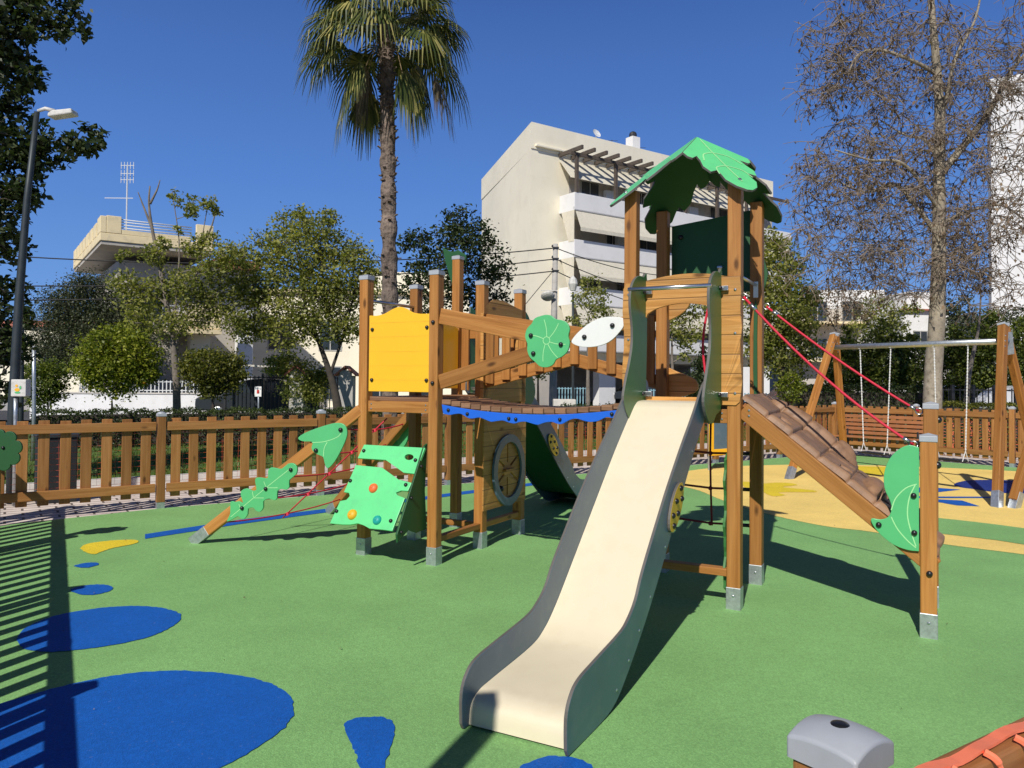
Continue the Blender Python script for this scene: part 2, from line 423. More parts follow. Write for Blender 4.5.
# the fence square: directions along the back and along the left side
FD = Vector((.82, .572, 0)).normalized(); FS = Vector((-FD.y, FD.x, 0))      # FS points away, square to FD
K1 = G(160, 508); K1.z = 0                                                    # a post foot of the back fence
CL = K1 - FD * 1.92                                                            # back left corner of the yard
fr_back = Frame(K1, FD)
CB = K1 + FD * 13.44                                                           # back right corner
FR = (G(1010, 467) - CB); FR.z = 0; FR.normalize()
CR = CB + FR * 10
FL = Vector((FS.x, FS.y, 0))
_q = G(30, 768) - Vector((.36, .95, 0)); _q.z = 0; FLL = (CL - _q).normalized()
NL = CL - FLL * 10.2                                                           # near left corner
big = 1500
sheet('ground', [(-big, -big), (big, -big), (big, big), (-big, big)], -.03, 'asphalt')
pv = [CL - FD * 8 + FL * 2.3, K1 + FL * 2.3 + FD * 10.6, CB + FL * 2.6 - FD * .5, CB + FD * 3.2 + FL * 1.5, CR + Vector((4, 2, 0)), CR + Vector((6, -18, 0)), Vector((6, -9, 0)), Vector((-14, -9, 0)), CL - FD * 8 - FL * 6]
ring('pavement', pv, -.012, 'pavers')
floor_pts = [CL - FL * .36, K1 - FL * .02, CB, CR, CR + Vector((3, -14, 0)), NL + FD * 16 - FL * .9, NL]
ring('rubber_floor', floor_pts, 0, 'rubber_green')
def patch(name, px, mat, z=.004, closed_smooth=True, n=6):
    P = [G(x, y) for x, y in px]
    if closed_smooth: P = cr(P, n, True)
    Q = []
    for i in range(len(P)):
        a_, b_ = P[i], P[(i + 1) % len(P)]; k_ = max(1, min(40, int((b_ - a_).length / .02)))
        for j in range(k_):
            p = a_.lerp(b_, j / k_); Q.append(p + Vector((noise.noise(p * 45), noise.noise(p * 45 + Vector((9, 9, 9))), 0)) * .011)
    P = Q
    ring(name, P, z, mat)
patch('rubber_spot', [(-60, 733), (-10, 708), (70, 685), (130, 674), (190, 671.5), (250, 678), (285, 692), (294, 708), (287, 725), (262, 745), (225, 766), (160, 790), (60, 815), (-60, 815), (-110, 770)], 'rubber_blue')
patch('rubber_spot', [(17, 638), (30, 626), (60, 615), (110, 607.5), (150, 607), (178, 613), (178, 623), (150, 637), (110, 646), (60, 652), (27, 650)], 'rubber_blue')
patch('rubber_spot', [(70, 591), (84, 586), (103, 585), (113, 588), (105, 593), (86, 595.5)], 'rubber_blue')
patch('rubber_spot', [(74, 566.5), (84, 563.5), (97, 563), (97, 565.5), (86, 568)], 'rubber_blue')
patch('rubber_crescent', [(81, 548), (88, 544), (110, 541), (134, 540), (138, 542.5), (130, 545), (112, 548.5), (102, 552), (93, 554.5), (84, 551.5)], 'rubber_yellow')
st = [(145, 534.5), (190, 527.5), (240, 520), (290, 513.5), (330, 508.5), (400, 500), (460, 492), (520, 484.5), (548, 481)]
up = [G(x, y) for x, y in st]; dn = [G(x, y + w) for (x, y), w in zip(reversed(st), (2.5, 2.8, 3, 3.2, 3.6, 4, 4.3, 4.6, 4.6))]
ring('rubber_stripe', up + dn, .004, 'rubber_blue')
patch('rubber_spot', [(344.5, 726), (352, 720), (368, 717.5), (386, 718.5), (394, 726), (393, 742), (386, 762), (375, 784), (363, 772), (351, 745)], 'rubber_blue')
patch('rubber_spot', [(520, 771), (532, 762), (552, 757), (575, 759), (592, 768), (590, 790), (540, 796)], 'rubber_blue')
ly = [(560, 486), (600, 480), (640, 475.5), (680, 472), (724, 467), (790, 464.8), (856, 465), (937, 467.6), (1018, 471.5), (1150, 479), (1300, 500), (1250, 590), (1100, 566), (1024, 554.7), (940, 543.8), (870, 531.8), (823, 526), (766, 513.8), (724, 501), (693, 489), (650, 482), (600, 487)]
patch('rubber_area', ly, 'rubber_sand', .003, True, 5)
patch('rubber_band', [(880, 520), (905, 516.5), (940, 518.7), (1024, 528.8), (1200, 556), (1200, 580), (1024, 545), (940, 534), (900, 528)], 'rubber_green', .007, True, 4)
patch('rubber_mark', [(795, 465.8), (856, 466.5), (915, 468), (912, 474), (880, 475.5), (840, 474), (815, 475)], 'rubber_yellow', .007, False)
patch('rubber_mark', [(742, 482), (762, 484), (775, 483), (790, 483.5), (797, 485.5), (782, 487.5), (812, 490.5), (815, 492.5), (790, 492.5), (778, 493), (785, 495.5), (772, 496.5), (760, 491), (748, 490)], 'rubber_yellow', .007, True, 3)
patch('rubber_mark', [(954, 484.5), (966, 481), (985, 480.3), (1016, 481), (1050, 484), (1050, 494), (1013, 493.8), (992, 492.2), (975, 489.5), (960, 487.5)], 'rubber_navy', .007, True, 3)
patch('rubber_mark', [(920, 487.5), (938, 488.3), (961, 490), (938, 492.6), (915, 493)], 'rubber_blue', .007, False)
patch('rubber_mark', [(915, 496.8), (938, 497), (991, 497.2), (991, 498.4), (938, 498.5), (915, 498.2)], 'rubber_blue', .007, False)
patch('rubber_mark', [(920, 499), (938, 499.8), (962, 501), (980, 506.8), (957, 505.8), (938, 502.5), (920, 500.5)], 'rubber_blue', .007, False)
# strip of kerb, lawn and the street beyond
def strip(name, s0, s1, f0, f1, z, mat, base=K1, d=FD, nn=FL):
    ring(name, [base + d * s0 + nn * f0, base + d * s1 + nn * f0, base + d * s1 + nn * f1, base + d * s0 + nn * f1], z, mat)
kb = MB()
p0, p1 = K1 - FD * 10 + FL * 2.35, K1 + FD * 16 + FL * 2.35
kb.beam(p0 + Vector((0, 0, .03)), p1 + Vector((0, 0, .03)), .14, .14); tag(kb.build('kerb', 'kerb_stone', bevel=.01), kind='structure')
ring('lawn', [K1 - FD * 24 + FL * 2.42, K1 + FD * 40 + FL * 2.42, K1 + FD * 40 + FL * 16, K1 - FD * 24 + FL * 16], .03, 'lawn')
ring('road', [(-60, 26), (70, 26), (70, 33), (-60, 33)], .045, 'asphalt')
ring('pavement', [(-60, 33.2), (90, 33.2), (90, 44), (-60, 44)], .05, 'concrete')
# grass blades on the lawn, close by
def grass():
    n = 26000
    s = rng.uniform(-9, 20, n); f = 2.5 + rng.power(.7, n) * 7
    base = np.array(K1)[None] + s[:, None] * np.array(FD) + f[:, None] * np.array(FL); base[:, 2] = .03
    h = rng.uniform(.03, .11, n); a = rng.uniform(0, 6.28, n); w = .012
    side = np.stack([np.cos(a), np.sin(a), 0 * a], 1) * w; lean = rng.normal(0, .025, (n, 3)); lean[:, 2] = h
    V = np.stack([base - side, base + side, base + lean], 1).reshape(-1, 3); F = np.arange(3 * n).reshape(-1, 3)
    tag(npmesh('grass', V, F, 'grass_blade'), kind='stuff', label='green lawn grass growing beyond the wooden fence', cat='grass')
grass()
def litter():
    n = 70; r_ = np.random.default_rng(3); Y = r_.uniform(2.6, 12, n); X = (r_.uniform(-.6, .6, n)) * Y; P = np.stack([X, Y, 0 * X + .012], 1)
    a = r_.uniform(0, 6.28, n); s = r_.uniform(.003, .010, (n, 1)); u = np.stack([np.cos(a), np.sin(a), 0 * a], 1) * s; v = np.stack([-np.sin(a), np.cos(a), .25 + 0 * a], 1) * s * .6
    V = np.stack([P - u, P - v, P + u, P + v + np.array([0, 0, .004])], 1).reshape(-1, 3)
    tag(npmesh('leaf_litter', V, np.arange(4 * n).reshape(-1, 4), 'leaf_brown'), kind='stuff', label='tiny dry leaf bits scattered over the green rubber floor', cat='leaf litter')
litter()

# ------------------------------------------------------------------ fence
FH = 1.03
def fence(name, A, Bp, label, first=True, last=True, n=None, side=1, open_=(.55), pitch=.205, pw=.105):
    d = (Bp - A); L = d.length; d.normalize(); nn = Vector((d.y, -d.x, 0)) * side
    rz = math.atan2(d.y, d.x)
    root = empty(name, A, label, 'fence')
    n = n or max(1, round(L / 1.97)); q = L / n
    pb = MB(); pb.box((0, 0, .57), (.09, .09, 1.0)); P0 = pb.build('post', 'pine_fence', None, bevel=.005)
    cb = MB(); cb.beam((-.05, -.05 + .05, 1.075), (.05, 0, 1.075), .1, .035); cb.dome((0, 0, 1.092), (0, 0, 1), .048, .022, 12, 3); C0 = cb.build('post_cap', 'cap_grey', P0, bevel=.004)
    fb = MB(); fb.box((0, 0, .06), (.082, .082, .15)); fb.build('post_foot', 'galvanised', P0)
    for k in range(n + 1):
        if (k == 0 and not first) or (k == n and not last): continue
        o = dup(P0, root); o.location = d * (q * k); o.rotation_euler = (0, 0, rz)
    for c in list(P0.children): bpy.data.objects.remove(c)
    bpy.data.objects.remove(P0)
    for k in range(n):
        m = MB(); a = q * k + .06; b = q * (k + 1) - .06
        m.beam(d * a + nn * .022 + Vector((0, 0, .945)), d * b + nn * .022 + Vector((0, 0, .945)), .035, .1)
        m.beam(d * a + nn * .022 + Vector((0, 0, .235)), d * b + nn * .022 + Vector((0, 0, .235)), .035, .1)
        cnt = max(2, round((b - a) / pitch)); st_ = (b - a) / cnt
        for j in range(cnt):
            x = a + st_ * (j + .5) + random.uniform(-.003, .003); t = 1.035 + random.uniform(-.008, .007)
            m.beam(d * x - nn * .012 + Vector((0, 0, .125)), d * x + d * random.gauss(0, .003) - nn * .012 + Vector((0, 0, t)), pw, .026, nn)
        m.build('fence_panel', 'pine_fence', root, bevel=.004, seg=1)
    return root
fence('picket_fence', CL, CB, 'long brown wooden picket fence along the back behind the climbing frame', n=None)
fence('picket_fence', NL, CL, 'brown picket fence along the left side, its slats throwing striped shadow on the rubber', last=False)
fence('picket_fence', CB, CR, 'brown picket fence with close pickets behind the swings and bench', first=False, pitch=.155, pw=.10, n=6)

# ------------------------------------------------------------------ the climbing frame (local axes: a along the bridge, b away from the slide, z up)
root = empty('climbing_frame', OB, 'big wooden climbing frame with leaf roof, cream slide, bridge, rope net and green panels', 'climbing frame', rz=-TH)
PW = .09
def bolts(parent, pts, n, r=.017, h=None):
    for p in pts:
        MB().dome(Vector(p), n, r, r * .8, 12, 4, skirt=.006).build('bolt', 'bolt_black', parent, smooth='auto')
def post(a, b, h, cap=True, zoff=0):
    m = MB(); m.beam((a, b, .12), (a, b, h), PW, PW, (0, 1, 0)); o = m.build('post', 'pine', root, bevel=.009)
    f = MB(); f.beam((a, b, -.02), (a, b, .145), PW + .006, PW + .006, (0, 1, 0))
    fo = f.build('post_foot', 'galvanised', o, bevel=.004)
    MB().dome((a, b - PW / 2 - .004, .09), (0, -1, 0), .009, .006, 8, 3).build('foot_screw', 'steel', o)
    if cap:
        c = MB(); w = PW / 2 + .004
        c.beam((a, b, h - .012), (a, b, h + .025), PW + .008, PW + .008, (0, 1, 0))
        i = len(c.v); c.v += [(a - w, b - w, h + .0252), (a + w, b - w, h + .0252), (a + w, b + w, h + .0252), (a - w, b + w, h + .0252), (a, b, h + .040)]
        for q in ((0, 1, 4), (1, 2, 4), (2, 3, 4), (3, 0, 4)): c.f.append(tuple(i + t for t in q)); c.uv.append([(0, 0)] * 3); c.mi.append(0)
        c.build('post_cap', 'cap_grey', o, bevel=.004)
    return o
MA = 1.684; MZ = MA + SP
for (a, b, h) in [(-SP, 0, 2.375), (0, 0, 2.375), (0, SP, 2.375), (0, 2 * SP, 2.375), (-SP, SP, 2.375), (-SP, 2 * SP, 2.76)]: post(a, b, h)
for (a, b) in [(MA, 0), (MZ, 0), (MA, SP), (MZ, SP)]: post(a, b, 2.865, cap=False)
post(MZ + 1.138, 0, 1.17); post(MZ + 1.15, SP, 1.345)
def pl(name, pts, n, th, mat, parent=None, bevel=.003, b2=None, **kw):
    m = MB(); m.plate(pts, n, th, **kw); return m.build(name, mat, parent or root, bevel=bevel)
def veins(parent, curves, r=.0035, mat='vein_green', n=(0, -1, 0)):
    nn = Vector(n); m = MB()
    for c in curves:
        P = cr(c, 6); s = []
        T = [(P[min(j + 1, len(P) - 1)] - P[max(j - 1, 0)]).normalized() for j in range(len(P))]
        for j in range(len(P) - 1):
            w0 = T[j].cross(nn).normalized() * r; w1 = T[j + 1].cross(nn).normalized() * r; o = nn * .0012
            q = [P[j] - w0 + o, P[j] + w0 + o, P[j + 1] + w1 + o, P[j + 1] - w1 + o]
            if (q[1] - q[0]).cross(q[2] - q[0]).dot(nn) < 0: q.reverse()
            m.quad(q)
    m.build('vein_line', mat, parent)
# platforms
def deck(a0, a1, b0, b1, z=1.36):
    m = MB(); n = 7; w = (b1 - b0) / n
    for k in range(n): m.beam((a0, b0 + w * (k + .5), z - .02), (a1, b0 + w * (k + .5), z - .02), w - .006, .035)
    m.build('platform_deck', 'deck_planks', root, bevel=.003, seg=1)
    for (p, q) in (((a0, b0), (a1, b0)), ((a0, b1), (a1, b1)), ((a0, b0), (a0, b1)), ((a1, b0), (a1, b1))):
        p = Vector((*p, z - .085)); q = Vector((*q, z - .085)); d = (q - p).normalized() * .047
        o = MB().beam(p + d, q - d, .045, .095).build('platform_beam', 'pine', root, bevel=.004)
        if abs(d.x) > 0:
            for e, sgn in ((p, 1), (q, -1)):
                for dz in (-.02, .02):
                    MB().dome(e + d * sgn + Vector((.035 * sgn, -.0235, dz)), (0, -1, 0), .008, .006, 8, 3).build('screw', 'steel', o)
deck(-SP, 0, 0, SP); deck(-SP, 0, SP, 2 * SP); deck(MA, MZ, 0, SP)
# yellow wall panels
def yellow(f, nb):
    pass
yp = [PB(x, y, -.045) for x, y in [(369.3, 315.5), (376, 315.8), (384, 313.8), (392, 309.3), (399, 306.8), (406, 308.5), (413, 312.5), (421, 313.8), (429.3, 313.6)]]
outl = yp[:1] + cr(yp[1:-1], 3) + yp[-1:] + [Vector((yp[-1].x, -.045, 1.402)), Vector((yp[0].x, -.045, 1.402))]
panel = pl('wall_panel', outl, (0, -1, 0), .018, 'yellow_panel', bevel=.004)
panel['label'] = 'bright yellow planked front panel'
g = MB()
for z in (1.50, 1.62, 1.74, 1.865, 1.985): g.beam((-.645, -.0458, z), (-.035, -.0458, z), .0012, .0022)
g.build('groove', 'yellow_seed', panel)
bolts(panel, [(-.625, -.045, 1.93), (-.06, -.045, 1.935), (-.625, -.045, 1.50), (-.06, -.045, 1.50)], (0, -1, 0), .016)
p2 = pl('wall_panel', [(-SP + .05, .80, 1.42), (-SP + .05, 1.40, 1.42), (-SP + .05, 1.40, 2.03), (-SP + .05, 1.1, 2.12), (-SP + .05, .80, 2.03)], (1, 0, 0), .018, 'yellow_panel')
p2['label'] = 'yellow side panel'
# grab rail
MB().tube([(-SP, .03, 2.19), (-SP, .70, 2.19)], .014, 10).build('grab_bar', 'steel', root, smooth=True)
# bridge: front rails, far railing with pickets, sagging deck, blue wavy skirt
def sag(a): t = (a - .045) / (MA - .09); return 1.352 - .060 * 4 * t * (1 - t)
fr = MB(); fr.beam((.052, -.012, 2.026), (1.03, -.012, 1.832), .04, .128, (0, 0, 1)); fr.build('bridge_rail', 'pine', root, bevel=.005)
fr = MB(); fr.beam((.052, -.010, 1.487), (1.03, -.010, 1.752), .04, .118, (0, 0, 1)); fr.build('bridge_rail', 'pine', root, bevel=.005)
B0 = bpy.data.objects
bolts(root, [(0, -.045, 1.975), (0, -.045, 1.478)], (0, -1, 0), .017)
mid = 1.0
for (a0, z0, a1, z1) in ((.04, 2.05, mid, 1.90), (mid, 1.90, MA - .04, 2.05), (.04, 1.49, mid - .1, 1.69), (mid - .1, 1.69, MA - .04, 1.50)):
    MB().beam((a0, SP + .01, z0), (a1, SP + .01, z1), .035, .11).build('bridge_rail', 'pine', root, bevel=.005)
def lerp(a, pts):
    for (x0, y0), (x1, y1) in zip(pts, pts[1:]):
        if x0 <= a <= x1: return y0 + (y1 - y0) * (a - x0) / (x1 - x0)
    return pts[-1][1]
a = .10
while a < MA - .04:
    zt = lerp(a, [(0, 2.05), (mid, 1.90), (MA, 2.05)]) + .01; zb = lerp(a, [(0, 1.49), (mid - .1, 1.69), (MA, 1.50)]) - .040
    MB().beam((a, SP - .022, zb), (a, SP - .022, zt), .08, .026, (0, 1, 0)).build('railing_picket', 'pine', root, bevel=.004, seg=1)
    a += .165
m = MB(); n = 17
for k in range(n):
    a0 = .05 + (MA - .1) * k / n; a1 = .05 + (MA - .1) * (k + 1) / n - .006; c = (a0 + a1) / 2; sl = (sag(a1) - sag(a0))
    m.beam(((a0 + a1) / 2, .012, sag(c) - .022), ((a0 + a1) / 2, SP - .04, sag(c) - .022), a1 - a0, .042)
m.build('bridge_deck', 'deck_planks', root, bevel=.004, seg=1)
low = [(443, 413.5), (449, 415), (455, 414), (461, 414), (468, 418), (473, 418.5), (479, 417.5), (485, 419.5), (491, 421.8), (497, 421), (503, 420.6), (508, 422.3), (514, 423.6), (520, 422), (526, 421.8), (532, 423.6), (538, 424.8), (545, 422.5), (552, 422), (557, 423.8), (562, 424), (569, 420.2), (576, 418.6), (583, 420.5), (590, 422), (598, 421), (606, 417.3), (612, 418), (617.5, 417)]
lowp = cr([PB(x, y, -.004) for x, y in low], 3)
topp = [Vector((a_, -.004, sag(a_) - .046)) for a_ in np.linspace(.062, MA - .062, 24)]
sk = pl('bridge_skirt', topp + list(reversed(lowp)), (0, -1, 0), .015, 'blue_panel')
bolts(sk, [PB(x, y, -.004) for x, y in [(448.5, 410), (467.5, 413.8), (509, 418.5), (516, 419.2), (560, 419.5), (612, 414)]], (0, -1, 0), .014)
# flower and white leaf on the bridge rail
fl = [(545.2, 314.8), (551, 315.6), (555.5, 319), (561, 320), (566.5, 322.5), (569.6, 329), (568.2, 336), (569.6, 343), (567.5, 351), (562, 356.5), (556, 359.5), (553, 364.5), (547, 367.3), (540, 366.5), (535, 362), (529.5, 357), (527, 350), (527.3, 344), (525, 337), (526.6, 329), (531.5, 323.5), (535, 318)]
fp = pl('flower_panel', cr([PB(x, y, -.045) for x, y in fl], 3, True), (0, -1, 0), .018, 'green_mid')
bolts(fp, [PB(x, y, -.046) for x, y in [(531, 335.5), (533.5, 353.5), (561, 344.5)]], (0, -1, 0), .018)
fc = PB(546.5, 340.5, -.045)
vc = [[fc + Vector((.028 * math.cos(t), 0, .028 * math.sin(t))) for t in np.linspace(0, 2 * math.pi, 13)]]
for t in (1.45, .65, -.45, -1.2, -2.0, 2.6): vc.append([fc + Vector((q * math.cos(t + q * 1.6), 0, q * math.sin(t + q * 1.6))) for q in (.03, .08, .125, .16)])
veins(fp, vc, .0028)
wl_ = [(571.3, 342), (575, 335.5), (581, 329.5), (588, 324), (596, 319.5), (605, 317), (614, 316.8), (623.6, 318.5), (623.5, 326), (619.5, 332), (613.5, 338.5), (606, 343.5), (597, 346.3), (587, 347.2), (578, 346)]
wp = pl('leaf_panel', cr([PB(x, y, -.045) for x, y in wl_], 3, True), (0, -1, 0), .018, 'white_panel')
wp['label'] = 'white leaf-shaped panel'
bolts(wp, [PB(x, y, -.046) for x, y in [(584.5, 337), (612.5, 325.5)]], (0, -1, 0), .018)
MB().beam((1.10, -.012, 1.80), (MA - .03, -.012, 1.93), .03, .06).build('bridge_rail', 'pine', root, bevel=.004)
# left tower: back wall of pickets, arch wall on the bridge side, wheel panel below
m = MB()
for k in range(4):
    c = -SP + .1 + k * .175; m.beam((c, 2 * SP + .0, 1.40), (c, 2 * SP, 2.10), .085, .028, (0, 1, 0))
m.beam((-SP + .05, 2 * SP + .03, 1.98), (-.05, 2 * SP + .03, 1.98), .03, .1); m.build('wall_panel', 'pine', root, bevel=.004, seg=1)
aw = .045
def arch_wall(P, hole, nrm, name='arch_panel', th=.03): return pl(name, P, nrm, th, 'pine_planked', holes=[hole] if hole else [])
o1 = [Vector((aw, b_, z_)) for b_, z_ in [(SP - .045, 1.30), (SP - .05, 2.10)]] + cr([(aw, .72, 2.17), (aw, .85, 2.24), (aw, 1.0, 2.25), (aw, 1.15, 2.235), (aw, 1.3, 2.21), (aw, 1.46, 2.19)], 3) + [Vector((aw, 1.505, 2.12)), Vector((aw, 1.505, 1.30))]
h1 = [Vector((aw, b_, z_)) for b_, z_ in [(.86, 1.66), (.86, 1.90), (.95, 2.0), (1.1, 2.04), (1.25, 2.0), (1.34, 1.90), (1.34, 1.66), (1.22, 1.60), (1.0, 1.60)]]
arch_wall(o1, h1, (1, 0, 0))
wc = (1.13, .665)
slots = []
for k in range(6):
    t = k * math.pi / 3 + math.pi / 6; r0, r1 = (.07, .24); d = (math.cos(t), math.sin(t)); w = .013
    slots.append([Vector((aw + .01, wc[0] + d[0] * r + e * w * -d[1], wc[1] + d[1] * r + e * w * d[0])) for r, e in ((r0, -1), (r1, -1), (r1, 1), (r0, 1))])
wo = [Vector((aw + .01, b_, z_)) for b_, z_ in [(SP - .04, .335), (SP - .04, 1.22), (1.50, 1.22), (1.50, .335)]]
wpn = pl('wheel_panel', wo, (1, 0, 0), .03, 'pine_planked', holes=slots)
m = MB(); k = 28
ro = [Vector((aw + .04, wc[0] + .305 * math.cos(t), wc[1] + .335 * math.sin(t))) for t in np.linspace(0, 2 * math.pi, k, False)]
ri = [Vector((aw + .04, wc[0] + .235 * math.cos(t), wc[1] + .262 * math.sin(t))) for t in np.linspace(0, 2 * math.pi, k, False)]
m.plate(ro, (1, 0, 0), .022, holes=[ri]); whl = m.build('steering_wheel', 'slide_side', wpn, bevel=.004)
m = MB(); m.beam((aw + .03, wc[0] - .09, wc[1]), (aw + .03, wc[0] + .09, wc[1]), .02, .035, (1, 0, 0)); m.build('wheel_hub', 'pine', wpn, bevel=.004)
bolts(wpn, [(aw + .012, 1.0, .50)], (1, 0, 0), .028)
# low beams
MB().beam((0, .045, .20), (0, SP - .045, .20), .06, .05).build('low_beam', 'pine', root, bevel=.005)
MB().beam((0, SP + .045, .20), (0, 2 * SP - .045, .20), .06, .05).build('low_beam', 'pine', root, bevel=.005)
MB().beam((-SP + .045, SP, .20), (-.045, SP, .20), .06, .05).build('low_beam', 'pine', root, bevel=.005)
MB().beam((MA + .045, 0, .235), (MZ - .045, 0, .235), .075, .05).build('low_beam', 'pine', root, bevel=.005)
# green triangular pennant behind the tall post
pen = [(442.5, 247.5), (447, 250), (452, 252), (458, 250), (466, 255), (465.5, 262), (461, 268), (457, 283), (454, 287.5), (450, 279), (446.5, 266), (444, 256)]
pl('leaf_panel', [PB(x, y, 2 * SP + .07) for x, y in pen], (0, -1, 0), .018, 'green_deep')
# slides
WT = [(.03, 1.40), (.02, 1.49), (-.05, 1.525), (-.25, 1.522), (-.34, 1.495), (-.42, 1.44), (-.57, 1.315), (-.83, 1.125), (-1.06, .945), (-1.19, .835), (-1.5, .555), (-1.61, .43), (-1.72, .362), (-1.83, .33), (-2.13, .297), (-2.30, .275), (-2.38, .235), (-2.425, .16), (-2.425, .03)]
WB = [(-2.41, .004), (-2.05, .004), (-1.88, .03), (-1.72, .115), (-1.57, .215), (-1.4, .34), (-1.15, .55), (-.89, .785), (-.62, 1.03), (-.29, 1.28), (-.04, 1.34)]
BD = [(.03, 1.375), (-.18, 1.372), (-.26, 1.35), (-.34, 1.295), (-.63, 1.065), (-.91, .82), (-1.29, .485), (-1.5, .305), (-1.64, .215), (-1.79, .172), (-2.17, .142), (-2.29, .128), (-2.355, .09), (-2.372, .01)]
EAR = [(.02, 2.20), (-.06, 2.232), (-.16, 2.228), (-.25, 2.185), (-.31, 2.11), (-.315, 2.0), (-.275, 1.87), (-.28, 1.74), (-.33, 1.62), (-.40, 1.50), (-.44, 1.38), (-.36, 1.27), (-.24, 1.235), (-.13, 1.29), (-.06, 1.31), (.0, 1.40)]
def slide(ac, b0, sgn, lab):
    aL, aR = ac - .233, ac + .243
    bed = MB(); path = cr([(0, b, z) for b, z in BD], 5); w = .232
    N = len(path)
    T = [(path[min(j + 1, N - 1)] - path[max(j - 1, 0)]).normalized() for j in range(N)]
    L = 0
    for j in range(N - 1):
        for side in (0, 1):
            off0 = Vector((0, -T[j].z, T[j].y)) * (.012 * side); off1 = Vector((0, -T[j + 1].z, T[j + 1].y)) * (.012 * side)
            if T[j].y < 0: pass
            q = [Vector((x, b0 + sgn * (p.y + o.y), p.z + o.z)) for x, p, o in ((ac - w, path[j], off0), (ac + w, path[j], off0), (ac + w, path[j + 1], off1), (ac - w, path[j + 1], off1))]
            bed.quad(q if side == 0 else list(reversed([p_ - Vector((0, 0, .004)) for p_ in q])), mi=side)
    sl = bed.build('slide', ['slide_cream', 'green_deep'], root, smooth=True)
    sl['label'] = lab
    bm_w = sl.modifiers.new('weld', 'WELD'); bm_w.merge_threshold = .0005
    out = cr([(0, b, z) for b, z in WT], 4) + cr([(0, b, z) for b, z in WB], 3)
    for x, nx in ((aL, 1), (aR, -1)):
        pts = [Vector((x, b0 + sgn * p.y, p.z)) for p in out]
        m = MB(); m.plate(pts, (nx, 0, 0), .016, mi=0, emi=1)
        s_ = m.build('side_wall', ['slide_side', 'edge_grey'], sl, bevel=.003)
        xo = x - nx * .0165
        for (b, z) in WB[2:-1]: MB().dome((xo, b0 + sgn * (b - .0), z + .055), (-nx, 0, 0), .008, .004, 8, 3).build('screw', 'steel', sl)
    ov = []
    c = Vector((0, -.985, .80)); dv = Vector((0, -.67, -.742)).normalized() if False else Vector((0, -.72, -.69)).normalized(); pv_ = Vector((0, -dv.z, dv.y))
    for t in np.linspace(0, 2 * math.pi, 28, False):
        q = c + dv * (.165 * math.cos(t)) + pv_ * (.084 * math.sin(t)); ov.append(Vector((aR + .034, b0 + sgn * q.y, q.z)))
    sp_ = MB(); sp_.plate(ov, (1, 0, 0), .017, mi=0, emi=1); s2 = sp_.build('seed_panel', ['yellow_seed', 'edge_grey'], sl, bevel=.003)
    for (u_, v_) in ((-.115, -.025), (-.085, .032), (-.01, -.038), (.02, .032), (.085, -.030), (.115, .022)):
        q = c + dv * u_ + pv_ * v_; MB().dome((aR + .034, b0 + sgn * q.y, q.z), (1, 0, 0), .017, .016, 12, 4).build('bolt', 'bolt_black', s2, smooth='auto')
    for x, nx in ((aL + .006, 1), (aR + .056, 1)):
        pts = [Vector((x, b0 + sgn * (p.y - .045), p.z)) for p in cr([(0, b, z) for b, z in EAR], 4, True)]
        m = MB(); m.plate(pts, (nx, 0, 0), .02, mi=0, emi=1); e_ = m.build('slide_guard', ['green_ear', 'edge_grey'], root, bevel=.004)
        bolts(e_, [(x + .001, b0 + sgn * -.11, 2.13), (x + .001, b0 + sgn * -.12, 1.42)], (1, 0, 0), .015)
        [MB().beam((x, b0 + sgn * -.07, z_), (x + .05, b0 + sgn * -.07, z_), .03, .033).build('bracket', 'steel', e_, bevel=.003) for z_ in (2.13, 1.42)]
    y = b0 + sgn * -.345
    MB().tube([(aL - .02, y, 2.12), (aR + .06, y, 2.12)], .0145, 12).build('grab_bar', 'steel', root, smooth=True)
slide(2.035, 0, 1, 'cream slide chute')
slide(-SP / 2, 2 * SP, -1, 'rear slide chute seen from below')
# main tower arch, roof, back panel, net
yb = -.055
outer = [Vector((1.64, yb, 1.36)), Vector((1.635, yb, 1.6)), Vector((1.65, yb, 1.8)), Vector((1.635, yb, 2.0)), Vector((1.64, yb, 2.16))] + cr([(1.66, yb, 2.20), (1.80, yb, 2.212), (1.95, yb, 2.236), (2.10, yb, 2.246), (2.25, yb, 2.236), (2.36, yb, 2.214), (2.455, yb, 2.21)], 3) + cr([(2.463, yb, 2.12), (2.458, yb, 1.98), (2.468, yb, 1.86), (2.455, yb, 1.74), (2.462, yb, 1.6), (2.47, yb, 1.5), (2.455, yb, 1.375)], 3) + [Vector((2.43, yb, 1.352))]
inner = [Vector((1.80, yb, 1.40)), Vector((1.80, yb, 1.93))] + cr([(1.82, yb, 1.98), (1.90, yb, 2.02), (2.05, yb, 2.045), (2.2, yb, 2.03), (2.3, yb, 2.0)], 3) + [Vector((2.335, yb, 1.93)), Vector((2.335, yb, 1.40))]
ap = pl('arch_panel', outer, (0, -1, 0), .03, 'pine_planked', holes=[inner])
for p in [(2.425, 2.12), (2.425, 1.83), (2.425, 1.43), (1.68, 2.12), (1.68, 1.80), (1.68, 1.48)]: MB().dome((p[0], yb, p[1]), (0, -1, 0), .011, .008, 10, 3).build('screw', 'steel', ap)
pl('wall_panel', cr([(MA - .02, SP + .02, 1.38), (MA + .25, SP + .02, 1.42), (MA + .26, SP + .02, 1.52), (MA + .12, SP + .02, 1.58), (MA - .02, SP + .02, 1.62)], 3, True), (0, -1, 0), .03, 'pine_planked')
pl('wall_panel', cr([(MA - .02, SP + .02, 2.0), (MA + .1, SP + .02, 2.02), (MA + .2, SP + .02, 2.10), (MA + .2, SP + .02, 2.2), (MA - .02, SP + .02, 2.2)], 3, True), (0, -1, 0), .03, 'pine_planked')
